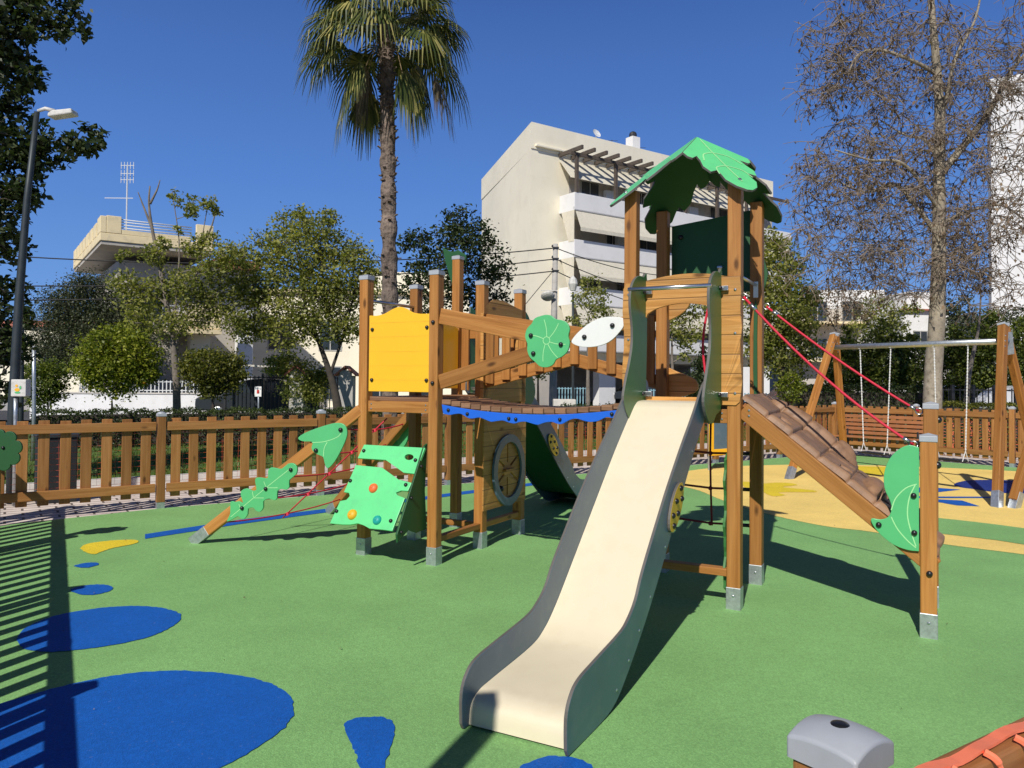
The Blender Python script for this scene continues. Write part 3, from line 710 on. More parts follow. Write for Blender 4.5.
zz = [(1.735, 2.20), (1.735, 2.755), (2.06, 2.79), (2.38, 2.83)]
br_ = PB(766, 285, SP + .06).x
bp = pl('back_panel', [Vector((a_, SP + .06, z_)) for a_, z_ in zz] + cr([(2.42, SP + .06, 2.74), (2.43, SP + .06, 2.55), (br_ - .01, SP + .06, 2.42), (br_ + .012, SP + .06, 2.32), (br_ - .02, SP + .06, 2.2)], 3), (0, -1, 0), .018, 'green_deep')
bolts(bp, [(1.81, SP + .06, 2.66)], (0, -1, 0), .02)
MB().dome((2.12, SP + .06, 2.40), (0, -1, 0), .026, .02, 12, 4).build('bolt', 'steel', bp, smooth='auto')
AC, BC, ZA, GS = 2.05, .365, 3.315, .575
half = [(0, 0), (0, .30), (.0, .385), (.045, .415), (.08, .405), (.092, .345), (.13, .39), (.17, .465), (.235, .495), (.26, .43), (.29, .455), (.34, .515), (.42, .535), (.49, .52)]
lf = half[:] + [(y, x) for x, y in reversed(half[1:])]
def leaf_roof(sa, sb, lab):
    P = []
    body = lf
    for (p, q) in body:
        k_ = .955 if sb < 0 else 1.0; p, q = p * k_, q * k_; P.append(Vector((AC + sa * (p + .003), BC + sb * (q + .003), ZA - GS * (p + q))))
    n = Vector((sa * GS, sb * GS, 1)).normalized()
    m = MB(); m.plate(P, n, .018, mi=0, emi=1); m.mi[1] = 2  # underside faces get a darker green, their shade put into the colour
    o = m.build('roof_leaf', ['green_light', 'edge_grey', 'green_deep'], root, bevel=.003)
    def q(p, r): return Vector((AC + sa * p, BC + sb * r, ZA + .0052 - GS * (p + r)))
    veins(o, [[q(.03, .03), q(.16, .17), q(.30, .31), q(.42, .42)], [q(.16, .17), q(.12, .26), q(.15, .36)], [q(.16, .17), q(.26, .12), q(.36, .15)], [q(.28, .29), q(.24, .38), (q(.28, .46))], [q(.28, .29), q(.38, .25), q(.46, .29)]], .005, n=n)
    MB().dome(q(.40, .405) + n * .001, n, .014, .008, 8, 3).build('screw', 'steel', o)
for sa, sb in ((1, -1), (-1, -1), (1, 1), (-1, 1)): leaf_roof(sa, sb, '')
nb = SP
m = MB()
for z in (.96, .69, .42): m.tube([(MA + .02, nb, z + .015), (AC - .05, nb, z), (AC + .02, nb, z - .004), (MZ - .02, nb, z + .008)], .009, 6)
m.tube([(AC + .02, nb, 1.28), (AC + .015, nb, .95), (AC + .02, nb, .69), (AC + .03, nb, .40)], .009, 6)
for z in (.96, .69, .42): m.dome((AC + .02, nb - .012, z - .004), (0, -1, 0), .018, .014, 8, 3)
m.build('climbing_net', 'rope_maroon', root, smooth=True)
for z in (.96, .69, .42): MB().tube([(MZ - .1, nb, z + .004), (MZ - .03, nb, z + .006)], .014, 8).build('rope_coupling', 'bolt_black', root, smooth=True)
# wavy trunk-shaped plate beside the front right post
wv = [(.11, 1.02)] + [(.04 + .016 * math.sin(z * 21) + .01 * math.sin(z * 43), z) for z in np.linspace(.98, .12, 26)] + [(.12, .08)]
pl('trunk_panel', [Vector((MZ - .06, b_ - .03, z_)) for b_, z_ in wv], (1, 0, 0), .018, 'green_ear')
pl('leaf_panel', [PB(x, y, SP - .06) for x, y in [(753.5, 318), (754.2, 305), (755.5, 299), (757.5, 310), (757, 340), (757.5, 405), (754, 405), (753, 370)]], (0, -1, 0), .018, 'green_deep')
MB().tube([(MZ, .03, 2.235), (MZ, SP - .03, 2.235)], .012, 8).build('grab_bar', 'steel', root, smooth=True)
m = MB(); m.box((MZ, SP - .047, 2.20), (.035, .006, .12)); m.build('bracket', 'white_panel', root, bevel=.002)
# hand rope in the doorway
m = MB(); m.tube(cr([PB(709, 305, .35), PB(706, 318, .35), PB(703.5, 335, .35), PB(703, 350, .35), PB(705, 370, .35), PB(708, 385, .35)], 5), .009, 8); m.build('hand_rope', 'rope_red', root, smooth=True)
# ramp: side beams, moulded rock surface, shell panel, ropes
RA0, RZ0, RA1, RZ1 = MZ + .05, 1.335, MZ + 1.17, .428
rd = Vector((RA1 - RA0, 0, RZ1 - RZ0)); RL = rd.length; rd.normalize(); rn = Vector((-rd.z, 0, rd.x))
for b_ in (.0, SP):
    be = MB(); be.beam(Vector((RA0, b_, RZ0 - .012)), Vector((RA1, b_, RZ1 - .012)), .045, .105, (0, 0, 1)); bo = be.build('ramp_beam', 'pine', root, bevel=.005)
    if b_ == 0:
        for dz in (-.018, .018): MB().dome(Vector((RA0 + .045, -.023, RZ0 - .035 + dz)), (0, -1, 0), .009, .006, 8, 3).build('screw', 'steel', bo)
def rockh(s, w):
    h = .050 + .010 * noise.noise(Vector((s * 4, w * 4, 1)))
    rows = [0, .17, .36, .58, .80, 1.0, 1.22, 1.44, 2]
    for k, r0 in enumerate(rows[:-1]):
        if r0 <= s < rows[k + 1]:
            f = (s - r0) / (rows[k + 1] - r0); h += .010 * (1 - (2 * f - 1) ** 10) + .014 * f * (1 if k % 2 else .2)
            gw = .0 + (.33 if k % 2 else .48); h -= .014 * math.exp(-((w - gw) / .008) ** 2)
        h -= .014 * math.exp(-((s - r0) / .007) ** 2) if r0 > 0 else 0
    for (cs, cw, rs, rw, hh) in ((.42, .54, .36, .075, .085), (.95, .30, .085, .22, .062), (1.30, .55, .10, .18, .07), (.66, .62, .12, .10, .04), (1.42, .28, .14, .12, .05)):
        d = ((s - cs) / rs) ** 2 + ((w - cw) / rw) ** 2
        if d < 1: h += hh * math.sqrt(1 - d)
    for (cs, cw) in ((.24, .15), (.72, .15), (1.00, .15)):
        d = ((s - cs) / .07) ** 2 + ((w - cw) / .06) ** 2
        if d < 1 and (s - cs) > -.02: h -= .04 * min(1, (1 - d) * 2)
    ed = min(w, .69 - w); h *= min(1, .35 + ed / .028)
    return h
m = MB(); NS, NW = 220, 80
i0 = len(m.v)
for i in range(NS + 1):
    for j in range(NW + 1):
        s = -.03 + (RL + .03) * i / NS; w = .69 * j / NW
        p = Vector((RA0, .02 + w, RZ0 + .03)) + rd * s + rn * rockh(s, w); m.v.append(tuple(p))
for i in range(NS):
    for j in range(NW):
        a_ = i * (NW + 1) + j; m.f.append((a_, a_ + NW + 1, a_ + NW + 2, a_ + 1)); m.uv.append([(0, 0)] * 4); m.mi.append(0)
m.f = [tuple(reversed(f)) for f in m.f]
rk = m.build('climbing_ramp', 'rock_brown', root, smooth=True)
m = MB(); m.beam(Vector((RA0, SP / 2, RZ0 + .02)), Vector((RA1 + .02, SP / 2, RZ1 + .015)), SP - .05, .03, (0, 0, 1)); m.build('ramp_board', 'pine_dark', rk, bevel=.003)
def zx(s, o, L): return [(x / s + o[0], y / s + o[1]) for x, y in L]
shx_ = MZ + 1.138 - .0465
sh_ = zx(2.955, (740, 390), [(560, 178), (529, 170), (500, 163), (470, 175), (442, 203), (426, 245), (427, 290), (442, 325), (448, 350), (438, 375), (415, 383), (388, 380), (393, 400), (418, 430), (455, 458), (495, 473), (529, 477), (560, 470)])
sp2 = pl('shell_panel', [Vector((min(p_.x, shx_), p_.y, p_.z)) for p_ in cr([PB(x, y, -.045) for x, y in sh_[1:-1]], 3)], (0, -1, 0), .018, 'green_mid', mi=0)
def vz(s, o, L, b): return [PB(x, y, b) for x, y in zx(s, o, L)]
veins(sp2, [vz(2.955, (740, 390), L, -.045) for L in ([(447, 355), (460, 320), (490, 290), (522, 278)], [(447, 375), (465, 410), (495, 445), (520, 466)], [(518, 280), (500, 320), (495, 370), (506, 420), (520, 462)])], .0032)
bolts(sp2, [PB(x, y, -.045) for x, y in zx(2.955, (740, 390), [(410, 398), (513, 312), (515, 422)])], (0, -1, 0), .017)
bolts(root, [PB(x, y, -.046) for x, y in zx(2.955, (740, 390), [(560, 543)])], (0, -1, 0), .018)
bolts(root, [(MZ + 1.138 + .045, 0, 1.02), (MZ + 1.15 + .045, SP, 1.26)], (1, 0, 0), .022)
def rope(p, q, sagv):
    p, q = Vector(p), Vector(q)
    P = [p.lerp(q, t) + Vector((0, 0, -4 * sagv * t * (1 - t))) for t in np.linspace(0, 1, 14)]
    o = MB().tube(P, .0085, 8).build('ramp_rope', 'rope_red', root, smooth=True)
    for i, j, s_ in ((1, 2, 1), (11, 12, 1)):
        a_, b_ = (P[0].lerp(P[-1], .05), P[0].lerp(P[-1], .085)) if i == 1 else (P[-2].lerp(P[-1], .25), P[-2].lerp(P[-1], .75))
        if i == 1: a_, b_ = P[0].lerp(P[1], .55), P[0].lerp(P[1], 1.)
        MB().tube([a_, b_], .0125, 8).build('ferrule', 'steel', o, smooth=True)
    for e in (p, q): 
        t = MB(); cpts = [e + Vector((.022 * math.cos(x), 0, .022 * math.sin(x))) for x in np.linspace(0, 2 * math.pi, 12)]; t.tube(cpts, .005, 6); t.build('eye_ring', 'steel', o, smooth=True)
rope((MZ + .055, 0, 2.075), (MZ + 1.06, 0, 1.135), .065)
rope((MZ + .07, SP, 2.075), (MZ + 1.08, SP, 1.315), .03)
# left side: leaning climbing panel
T1 = Vector((-.7, -.05, .95)); cn = Vector((0, -.884, .467)).normalized()
def PP(px, py, o, n):
    r = ray(px, py); rl = Vector((r.dot(AX), r.dot(BX), r.z)); e = EYEV - OB; el = Vector((e.dot(AX), e.dot(BX), e.z))
    t = (o - el).dot(n) / rl.dot(n); return el + rl * t
Z2 = (3.938, (180, 390))
up_ = [PP(x, y, T1, cn) for x, y in zx(*Z2, [(725, 215), (965, 228), (925, 330), (880, 325), (810, 275), (700, 268)])]
hl = [PP(x, y, T1, cn) for x, y in zx(*Z2, [(902 + 18 * math.cos(t), 264 + 12 * math.sin(t)) for t in np.linspace(0, 2 * math.pi, 14, False)])]
cp1 = pl('climbing_panel', up_, cn, .02, 'green_light', holes=[hl])
lo_ = [PP(x, y, T1, cn) for x, y in zx(*Z2, [(692, 295), (795, 305), (860, 352), (912, 365), (897, 398), (870, 396), (850, 404), (856, 414), (885, 425), (835, 555), (800, 550), (745, 545), (722, 532), (700, 525), (670, 530), (640, 530), (590, 525), (630, 437), (655, 432), (668, 418), (665, 405), (645, 402)])]
cp2 = pl('climbing_panel', lo_, cn, .02, 'green_light')
bolts(cp1, [PP(x, y, T1, cn) for x, y in zx(*Z2, [(725, 240), (928, 277)])], cn, .016)
bolts(cp2, [PP(x, y, T1, cn) for x, y in zx(*Z2, [(672, 358), (890, 374), (618, 478), (831, 516)])], cn, .016)
for (x, y, mt, r) in ((762, 387, 'hold_orange', .042), (679, 491, 'hold_yellow', .045), (777, 513, 'hold_teal', .040)):
    c = PP(*zx(*Z2, [(x, y)])[0], T1, cn); h_ = MB(); h_.dome(c, cn, r, r * .75, 14, 5); h_.dome(c + cn * r * .72, cn, .012, .008, 8, 3); h_.build('climbing_hold', mt, cp2, smooth='auto')
aS = -.075
sd_ = [Vector((aS, .0, .98)), Vector((aS, -.03, .60)), Vector((aS, .0, .28)), Vector((aS, -.14, .27)), Vector((aS, -.25, .31)), Vector((aS, -.39, .235)), Vector((aS, -.40, .30)), Vector((aS, -.045, .96))]
sp3 = pl('side_panel', sd_, (1, 0, 0), .018, 'green_deep')
bolts(sp3, [(aS, -.09, .80), (aS, -.22, .56), (aS, -.35, .31)], (1, 0, 0), .014)
# balance beams and the rope net between them
b1f, b1t = Vector((-2.34, -.42, .02)), Vector((-.755, -.015, 1.245))
b2f, b2t = Vector((-2.36, 1.40, .02)), Vector((-.755, .80, 1.245))
for f_, t_ in ((b1f, b1t), (b2f, b2t)):
    d = (t_ - f_).normalized(); o = MB().beam(f_ + d * .12, t_, .07, .095).build('slant_beam', 'pine', root, bevel=.008)
    MB().beam(f_ - d * .03, f_ + d * .17, .074, .099).build('post_foot', 'galvanised', o, bevel=.004)
hd = (b1t - b1f); hd.z = 0; hd.normalize(); ln = Vector((hd.y, -hd.x, 0)); lo = b1f + ln * .055
oak = [(183, 518), (197, 487), (198, 440), (215, 441), (232, 438), (248, 445), (240, 420), (240, 398), (262, 387), (285, 397), (300, 392), (296, 365), (298, 346), (320, 345), (345, 347), (346, 318), (358, 305), (380, 308), (400, 310), (425, 290), (447, 289), (461, 305), (457, 332), (430, 355), (430, 382), (418, 393), (400, 390), (383, 398), (382, 425), (372, 435), (350, 428), (328, 438), (328, 462), (315, 480), (298, 475), (288, 463), (268, 468), (266, 490), (252, 508), (238, 505), (228, 497), (205, 510)]
op = pl('leaf_panel', cr([PP(x, y, lo, ln) for x, y in zx(*Z2, oak)], 2, True), ln, .018, 'green_mid')
veins(op, [[PP(x, y, lo, ln) for x, y in zx(*Z2, L)] for L in ([(200, 500), (290, 425), (370, 360), (440, 305)], [(290, 425), (285, 400)], [(290, 425), (330, 425)], [(340, 385), (330, 360)], [(340, 385), (385, 385)], [(240, 470), (232, 450)])], .003, n=ln)
bolts(op, [PP(x, y, lo, ln) for x, y in zx(*Z2, [(437, 314), (338, 389), (245, 465)])], ln, .018)
tul = [(467, 185), (500, 165), (560, 143), (610, 130), (640, 133), (655, 150), (657, 180), (640, 225), (610, 280), (583, 308), (571, 295), (563, 265), (545, 256), (527, 245), (517, 228), (521, 205), (490, 203), (470, 197)]
tp = pl('leaf_panel', cr([PP(x, y, lo, ln) for x, y in zx(*Z2, tul)], 3, True), ln, .018, 'green_mid')
veins(tp, [[PP(x, y, lo, ln) for x, y in zx(*Z2, L)] for L in ([(520, 207), (570, 203), (620, 185), (640, 160)], [(565, 262), (568, 230), (580, 205)])], .003, n=ln)
bolts(tp, [PP(x, y, lo, ln) for x, y in zx(*Z2, [(633, 157), (536, 238)])], ln, .02)
hd2 = (b2t - b2f); hd2.z = 0; hd2.normalize(); ln2 = Vector((hd2.y, -hd2.x, 0)); lo2 = b2f + ln2 * .055
pl('leaf_panel', cr([PP(x, y, lo2 - ln2 * .12, ln2) for x, y in [(387, 447), (392, 436), (395, 442), (404, 431), (411, 424), (408, 438), (402, 449), (394, 452)]], 2, True), ln2, .018, 'green_mid')
m = MB()
def bt(f_, t_, t): return f_.lerp(t_, t) + Vector((0, 0, -.02))
dn_ = Vector((0, 0, -.04))
rows = (.16, .34, .52, .70, .88)
for t in rows:
    P = [bt(b1f, b1t, t).lerp(bt(b2f, b2t, t), q) + dn_ * 4 * q * (1 - q) for q in np.linspace(0, 1, 9)]; m.tube(P, .0065, 6)
for q in (.5,):
    P = [bt(b1f, b1t, t).lerp(bt(b2f, b2t, t), q) + dn_ * 4 * q * (1 - q) for t in np.linspace(.12, .97, 8)]; m.tube(P, .0065, 6)
    for t in rows: m.dome(bt(b1f, b1t, t).lerp(bt(b2f, b2t, t), q) + dn_ * 4 * q * (1 - q) + Vector((0, 0, -.008)), (0, -.6, .8), .024, .02, 8, 3)
m.build('climbing_net', 'rope_red', root, smooth=True)

# ------------------------------------------------------------------ the rest of the yard
# near fence: post beside the camera and the rail wrapped in orange netting
NR0, NR1 = G(925, 768, 1.055), G(1024, 721, 1.055); NR0.z = NR1.z = 0
nd = (NR1 - NR0).normalized(); NP = D(840, 760, 1.03); NP.z = 0
nf = empty('picket_fence', NP, 'near wooden fence with a grey post cap and coral netting over its rail', 'fence')
pdx = Vector((.79, .61, 0)).normalized()
m = MB(); m.beam((0, 0, -.02), (0, 0, 1.01), .088, .088, pdx); m.build('post', 'pine_fence', nf, bevel=.006)
def capmesh(h, w):
    m = MB(); c = Vector((0, 0, 0)); dx = pdx; dy = Vector((-pdx.y, pdx.x, 0)); K = 12
    for j in range(K + 1):
        for i in range(K + 1):
            x, y = (i / K - .5) * w, (j / K - .5) * w
            z = h + .027 - .013 * abs(2 * x / w) ** 2.0 - .007 * abs(2 * y / w) ** 2.4
            m.v.append(tuple(dx * x + dy * y + Vector((0, 0, z))))
    for j in range(K):
        for i in range(K):
            a_ = j * (K + 1) + i; m.f.append((a_, a_ + 1, a_ + K + 2, a_ + K + 1)); m.uv.append([(0, 0)] * 4); m.mi.append(0)
    rim = [i for i in range(K + 1)] + [(j + 1) * (K + 1) - 1 for j in range(1, K + 1)] + [K * (K + 1) + i for i in range(K - 1, -1, -1)] + [j * (K + 1) for j in range(K - 1, 0, -1)]
    b0 = len(m.v)
    for r_ in rim: v = m.v[r_]; m.v.append((v[0], v[1], h - .02))
    for k in range(len(rim)):
        k2 = (k + 1) % len(rim); m.f.append((rim[k], b0 + k, b0 + k2, rim[k2])); m.uv.append([(0, 0)] * 4); m.mi.append(0)
    return m
c = capmesh(1.022, .098).build('post_cap', 'cap_grey', nf, smooth=True, bevel=0)
c.data.set_sharp_from_angle(angle=R(40))
bv = c.modifiers.new('bevel', 'BEVEL'); bv.width = .004; bv.segments = 3; bv.limit_method = 'ANGLE'; bv.angle_limit = R(40)
t = MB(); t.dome((0, 0, 1.0482), (0, 0, 1), .0125, .003, 20, 3); t.build('cap_plug', 'bolt_black', nf, smooth=True)
off = NR0 - NP
m = MB(); m.beam(off - nd * .45 + Vector((0, 0, .99)), off + nd * 2.6 + Vector((0, 0, .99)), .04, .11, (0, 0, 1)); m.beam(off - nd * .45 + Vector((0, 0, .22)), off + nd * 2.6 + Vector((0, 0, .22)), .04, .11)
nx = Vector((-nd.y, nd.x, 0))
for k in range(18): m.beam(off + nd * (-.35 + k * .165) + nx * .034 + Vector((0, 0, .1)), off + nd * (-.35 + k * .165) + nx * .034 + Vector((0, 0, 1.0)), .085, .026, nx)
m.build('fence_panel', 'pine_dark', nf, bevel=.004)
m = MB()
E0 = off - nd * .5 - nx * .024
tp_ = [off + nd * (-.5 + .02 * k) - nx * (.002 + .003 * math.sin(k * .7)) + Vector((0, 0, 1.051 + .0015 * math.sin(k * 1.3))) for k in range(150)]
for a_, b_ in zip(tp_, tp_[1:]): m.beam(a_, b_ + (b_ - a_) * .05, .016, .0035)
for k in range(34):
    s = -.42 + k * .075
    for w_, dz in ((0, 0),):
        P = [off + nd * s - nx * .014 + Vector((0, 0, 1.053)), off + nd * (s + .006) - nx * .0255 + Vector((0, 0, 1.046)), off + nd * (s + .016) - nx * .029 + Vector((0, 0, 1.025)), off + nd * (s + .030) - nx * .030 + Vector((0, 0, .995)), off + nd * (s + .032) - nx * .030 + Vector((0, 0, .93)), off + nd * (s + .01) - nx * .03 + Vector((0, 0, .80)), off + nd * (s + .015) - nx * .03 + Vector((0, 0, .45))]
        C_ = cr(P, 6); m.tube(C_, [.0048 if j < 8 else .0032 for j in range(len(C_))], 6)
for z in (.985, .925, .86, .8): m.tube([off + nd * (-.45 + .041 * k) - nx * .031 + Vector((0, 0, z - (.012 if k % 2 else 0))) for k in range(74)], .0042, 5)
no = m.build('barrier_net', 'net_orange', nf, smooth=False)

# thin orange netting tied behind the other fences
def netting(A, Bp, label, z1=.93, step=.09, rows=11, crump=0):
    d = Bp - A; L = d.length; d.normalize(); nn = Vector((-d.y, d.x, 0)); m = MB(); w = .004
    for k in range(rows):
        z = .3 + (z1 - .3) * k / (rows - 1); m.beam(A + nn * .05 + Vector((0, 0, z)), Bp + nn * .05 + Vector((0, 0, z)), .0015, .0035)
    x = 0
    while x < L:
        P = A + d * x + nn * .05; m.beam(P + Vector((0, 0, .3)), P + d * random.uniform(-.02, .02) + Vector((0, 0, z1)), .0015, .0045, nn); x += step
    o = m.build('barrier_net', 'net_line'); tag(o, label, 'netting')
netting(CL + FD * .1, CB, 'thin orange safety netting tied behind the long back fence')
def crumple(A, d, L, label):
    m = MB()
    for k in range(420):
        s = (k * .618034) % 1; x = (round(s * 7) / 7) * L + random.gauss(0, .045); z = random.uniform(.12, .9)
        p = A + d * x + Vector((0, 0, z)); q = p + Vector((random.gauss(0, .02), random.gauss(0, .01), random.uniform(-.06, .06)))
        m.beam(p, q, .004, .012)
    for k in range(14): m.beam(A + Vector((0, 0, .12 + k * .058)), A + d * L + Vector((0, 0, .12 + k * .058 + random.uniform(-.02, .02))), .003, .006)
    tag(m.build('barrier_net', 'net_orange'), label, 'netting')
nr = Vector((-FR.y, FR.x, 0))
crumple(CB + FR * 2.05 + nr * .03 * -1 + nr * .10, FR, 2.0, 'crumpled bright orange netting caught behind the pickets right of the bench')
# swing frame and swings
L1, R1 = G(789, 479), G(997, 507); L2 = L1 + Vector((1.7, 1.9, 0)); R2 = Vector((7.62, 11.05, 0))
aL, aR = D(834, 340, 13.05), D(1004, 332, 10.35)
cdir = (aR - aL).normalized()
sw = empty('swing_set', (L1 + L2) / 2, 'wooden A-frame swing set with a galvanised crossbar over the sand-yellow rubber', 'swing set')
o0 = (L1 + L2) / 2
def leg(ap, ft, ins):
    ap = ap - o0 + ins; ft = ft - o0; d = (ft - ap).normalized()
    up = cdir
    lg = MB().beam(ap - d * .09, ft - d * .12, .095, .095, up).build('leg', 'pine', sw, bevel=.008)
    MB().beam(ft - d * .2, ft + d * .03, .101, .101, up).build('leg_foot', 'galvanised', lg, bevel=.004)
    MB().beam(ap - d * .12, ap - d * .088, .104, .104, up).build('leg_cap', 'cap_grey', lg, bevel=.003)
    s1 = MB()
    for k in range(3): s1.dome(ap + d * (.06 + .08 * k) + (Vector((.02, -1, 0)).normalized() * .052), (0, -1, .2), .012, .008, 8, 3)
    s1.build('leg_screw', 'steel', lg)
sp_v = (R2 - R1).normalized() * .055
leg(aL, L1, -sp_v * 1.1); leg(aL, L2, sp_v * 1.1); leg(aR, R1, -sp_v); leg(aR, R2, sp_v * 1.3)
dz_ = Vector((0, 0, -.125)); MB().tube([aL - o0 - cdir * .08 + dz_, aR - o0 + cdir * .05 + dz_], .042, 14).build('crossbar', 'galvanised', sw, smooth=True)
MB().beam(aR - o0 + Vector((.1, .02, -.30)), aR - o0 + Vector((.06, 0, .0)), .10, .01, (0, 1, 0)).build('leg_plate', 'galvanised', sw)
sw2 = empty('swing_set', G(1014, 508), 'leaning wooden leg of a second swing set at the right edge of the picture', 'swing set')
ap2 = D(1066, 326, 9.7) - G(1014, 508); lg = MB().beam((0, 0, .1), ap2, .095, .095, cdir).build('leg', 'pine', sw2, bevel=.008)
MB().beam(ap2 * -.01, ap2 * .085, .101, .101, cdir).build('leg_foot', 'galvanised', lg, bevel=.004)
MB().beam(ap2, ap2 + Vector((1.5, 1.2, -2.25)), .11, .11, cdir).build('leg', 'pine', sw2, bevel=.008)
MB().tube([ap2, ap2 - cdir * -2.5], .045, 12).build('crossbar', 'galvanised', sw2, smooth=True)
def onbar(px):
    best = min((abs(512 + FPX * (p.x / p.y) - px), t) for t in np.linspace(0, 1, 200) for p in [aL.lerp(aR, t)])
    return aL.lerp(aR, best[1])
def swing(xa, xb, zs, label):
    A, B_ = onbar(xa), onbar(xb); c = (A + B_) / 2; dd = (B_ - A).normalized(); hw = .22
    s = empty('swing', Vector((c.x, c.y, zs)), label, 'swing', 'swings hanging from the crossbar')
    m = MB(); P = []
    side = Vector((-dd.y, dd.x, 0)).normalized()
    m.beam(-dd * hw, dd * hw, .16, .03); m.build('seat', 'rubber_black', s, bevel=.012)
    for sg, T in ((-1, A), (1, B_)):
        ch = MB(); bot = dd * hw * sg; top = Vector((T.x - c.x, T.y - c.y, T.z - zs - .165)); n = 34
        j = bot.lerp(top, .09)
        for e in (-.06, .06): ch.tube([bot + side * e, j], .006, 5)
        for k in range(n):
            p = j.lerp(top, k / n); q = j.lerp(top, (k + 1) / n); w = .006
            ch.tube([p, p.lerp(q, .5), q], [.006, .0115, .006], 5)
        ch.dome(top, (0, 0, 1), .03, .03, 8, 3)
        ch.build('chain', 'iron_white', s)
swing(860, 891, .40, 'black swing seat hanging in front of the slatted bench')
swing(934, 968, .42, 'black swing seat hanging in front of the orange netted fence')
# bench
bc = G(888, 468) ; bc = CB + FR * 1.06 - nr * .42; bc.z = -.012
be = empty('bench', bc, 'brown slatted park bench standing against the fence behind the swings', 'bench')
for k in range(5): MB().beam(-FR * .80 + nr * .26 + Vector((0, 0, .50 + .085 * k)) , FR * .80 + nr * .26 + Vector((0, 0, .50 + .085 * k)), .025, .062).build('back_slat', 'bench_wood', be, bevel=.005)
for k in range(4): MB().beam(-FR * .80 - nr * (-.12 + .09 * k) + Vector((0, 0, .43)), FR * .80 - nr * (-.12 + .09 * k) + Vector((0, 0, .43)), .075, .028).build('seat_slat', 'bench_wood', be, bevel=.005)
for s in (-.7, .7):
    m = MB(); m.beam(FR * s + nr * .24, FR * s + nr * .29 + Vector((0, 0, .88)), .05, .04, FR); m.beam(FR * s - nr * .2, FR * s - nr * .16 + Vector((0, 0, .41)), .05, .04, FR); m.beam(FR * s - nr * .2 + Vector((0, 0, .40)), FR * s + nr * .26 + Vector((0, 0, .40)), .05, .03); m.build('leg', 'iron_dark', be, bevel=.004)
# toy panel and flower post
tc = D(722, 455, 13.3); tc.z = 0
tw = empty('play_panel', tc, 'yellow framed grey play panel standing before the fence behind the slide tower', 'play panel')
fx = FD
def U(s, z, o=0): return fx * s + Vector((0, 0, z)) - FL * o
m = MB(); m.plate([U(-.30, .25), U(.30, .25), U(.30, 1.0), (U(.22, 1.0)), U(.22, .36), U(-.20, .36), U(-.20, 1.0), U(-.30, 1.0)], -FL, .04); m.build('frame', 'yellow_panel', tw, bevel=.01)
m = MB(); m.plate([U(-.2, .36, -.012), U(.22, .36, -.012), U(.22, 1.0, -.012), U(-.2, 1.0, -.012)], -FL, .015); m.build('panel', 'slide_side', tw)
for s in (-.25, .25): MB().beam(U(s, -.02, -.06), U(s, 1.0, -.06), .05, .05).build('leg', 'galvanised', tw)
f0 = D(1, 450, 6.6); fz = f0.z; f0.z = 0
fp_ = empty('flower_post', f0, 'green flower-shaped panel coloured dark as if shaded, on a brown post at the left edge', 'play panel')
P = [Vector(((.145 + .035 * abs(math.cos(4 * t)) ** .6) * math.cos(t + .2), 0, fz + (.145 + .035 * abs(math.cos(4 * t)) ** .6) * math.sin(t + .2))) for t in np.linspace(0, 2 * math.pi, 96, False)]
m = MB(); m.plate(P, (0, -1, 0), .02); fo = m.build('flower_panel', 'green_deep', fp_, bevel=.003)  # shade painted in: deep green makes the sunlit face look turned from the sun
bolts(fo, [(.02, -.001, fz + .02)], (0, -1, 0), .014)
MB().beam((-.10, .05, -.02), (-.10, .05, fz - .05), .09, .09, (0, 1, 0)).build('post', 'pine', fp_, bevel=.006)
# tall post behind the camera whose shadow crosses the slide foot
tpz = G(466, 747) - Vector((-sd.x, -sd.y, 0)).normalized() * 3.0
m = MB(); 
tb = empty('timber_post', tpz, 'tall timber post behind the viewpoint throwing a narrow shadow on the slide', 'post')
MB().beam((0, 0, 0), (0, 0, 2.82), .11, .11, (0, 1, 0)).build('post', 'pine_dark', tb, bevel=.01)

# ------------------------------------------------------------------ planting
def prisms(P0, P1, r0, r1, k=3):
    d = P1 - P0; L = np.linalg.norm(d, axis=1, keepdims=True) + 1e-9; d = d / L
    h = np.where(np.abs(d[:, 2:3]) > .9, np.array([[1., 0, 0]]), np.array([[0, 0, 1.]]))
    u = np.cross(d, h); u /= np.linalg.norm(u, axis=1, keepdims=True) + 1e-9; w = np.cross(d, u)
    n = len(P0); V = np.zeros((n, 2 * k, 3))
    for q in range(k):
        t = 2 * math.pi * q / k; o = u * math.cos(t) + w * math.sin(t)
        V[:, q] = P0 + o * r0[:, None]; V[:, k + q] = P1 + o * r1[:, None]
    F = np.zeros((n, k, 4), int); b = np.arange(n)[:, None] * 2 * k
    for q in range(k):
        q2 = (q + 1) % k; F[:, q] = b + np.array([q, q2, k + q2, k + q])[None]
    return V.reshape(-1, 3), F.reshape(-1, 4)
def leaves(P, size, ar=.6, up=.5, droop=0):
    """one rhombus leaf at each point"""
    n = len(P); nrm = rng.normal(size=(n, 3)); nrm[:, 2] = np.abs(nrm[:, 2]) * (1 + up); nrm /= np.linalg.norm(nrm, axis=1, keepdims=True)
    a = rng.normal(size=(n, 3)); a[:, 2] -= droop * 3
    a -= nrm * (a * nrm).sum(1, keepdims=True); a /= np.linalg.norm(a, axis=1, keepdims=True) + 1e-9
    b = np.cross(nrm, a); s = size * rng.uniform(.6, 1.3, (n, 1))
    bend = nrm * s * .12
    V = np.stack([P - a * s * .5, P + b * s * ar * .5 + bend, P + a * s * .5, P - b * s * ar * .5 + bend], 1).reshape(-1, 3)
    return V, np.arange(4 * n).reshape(-1, 4)
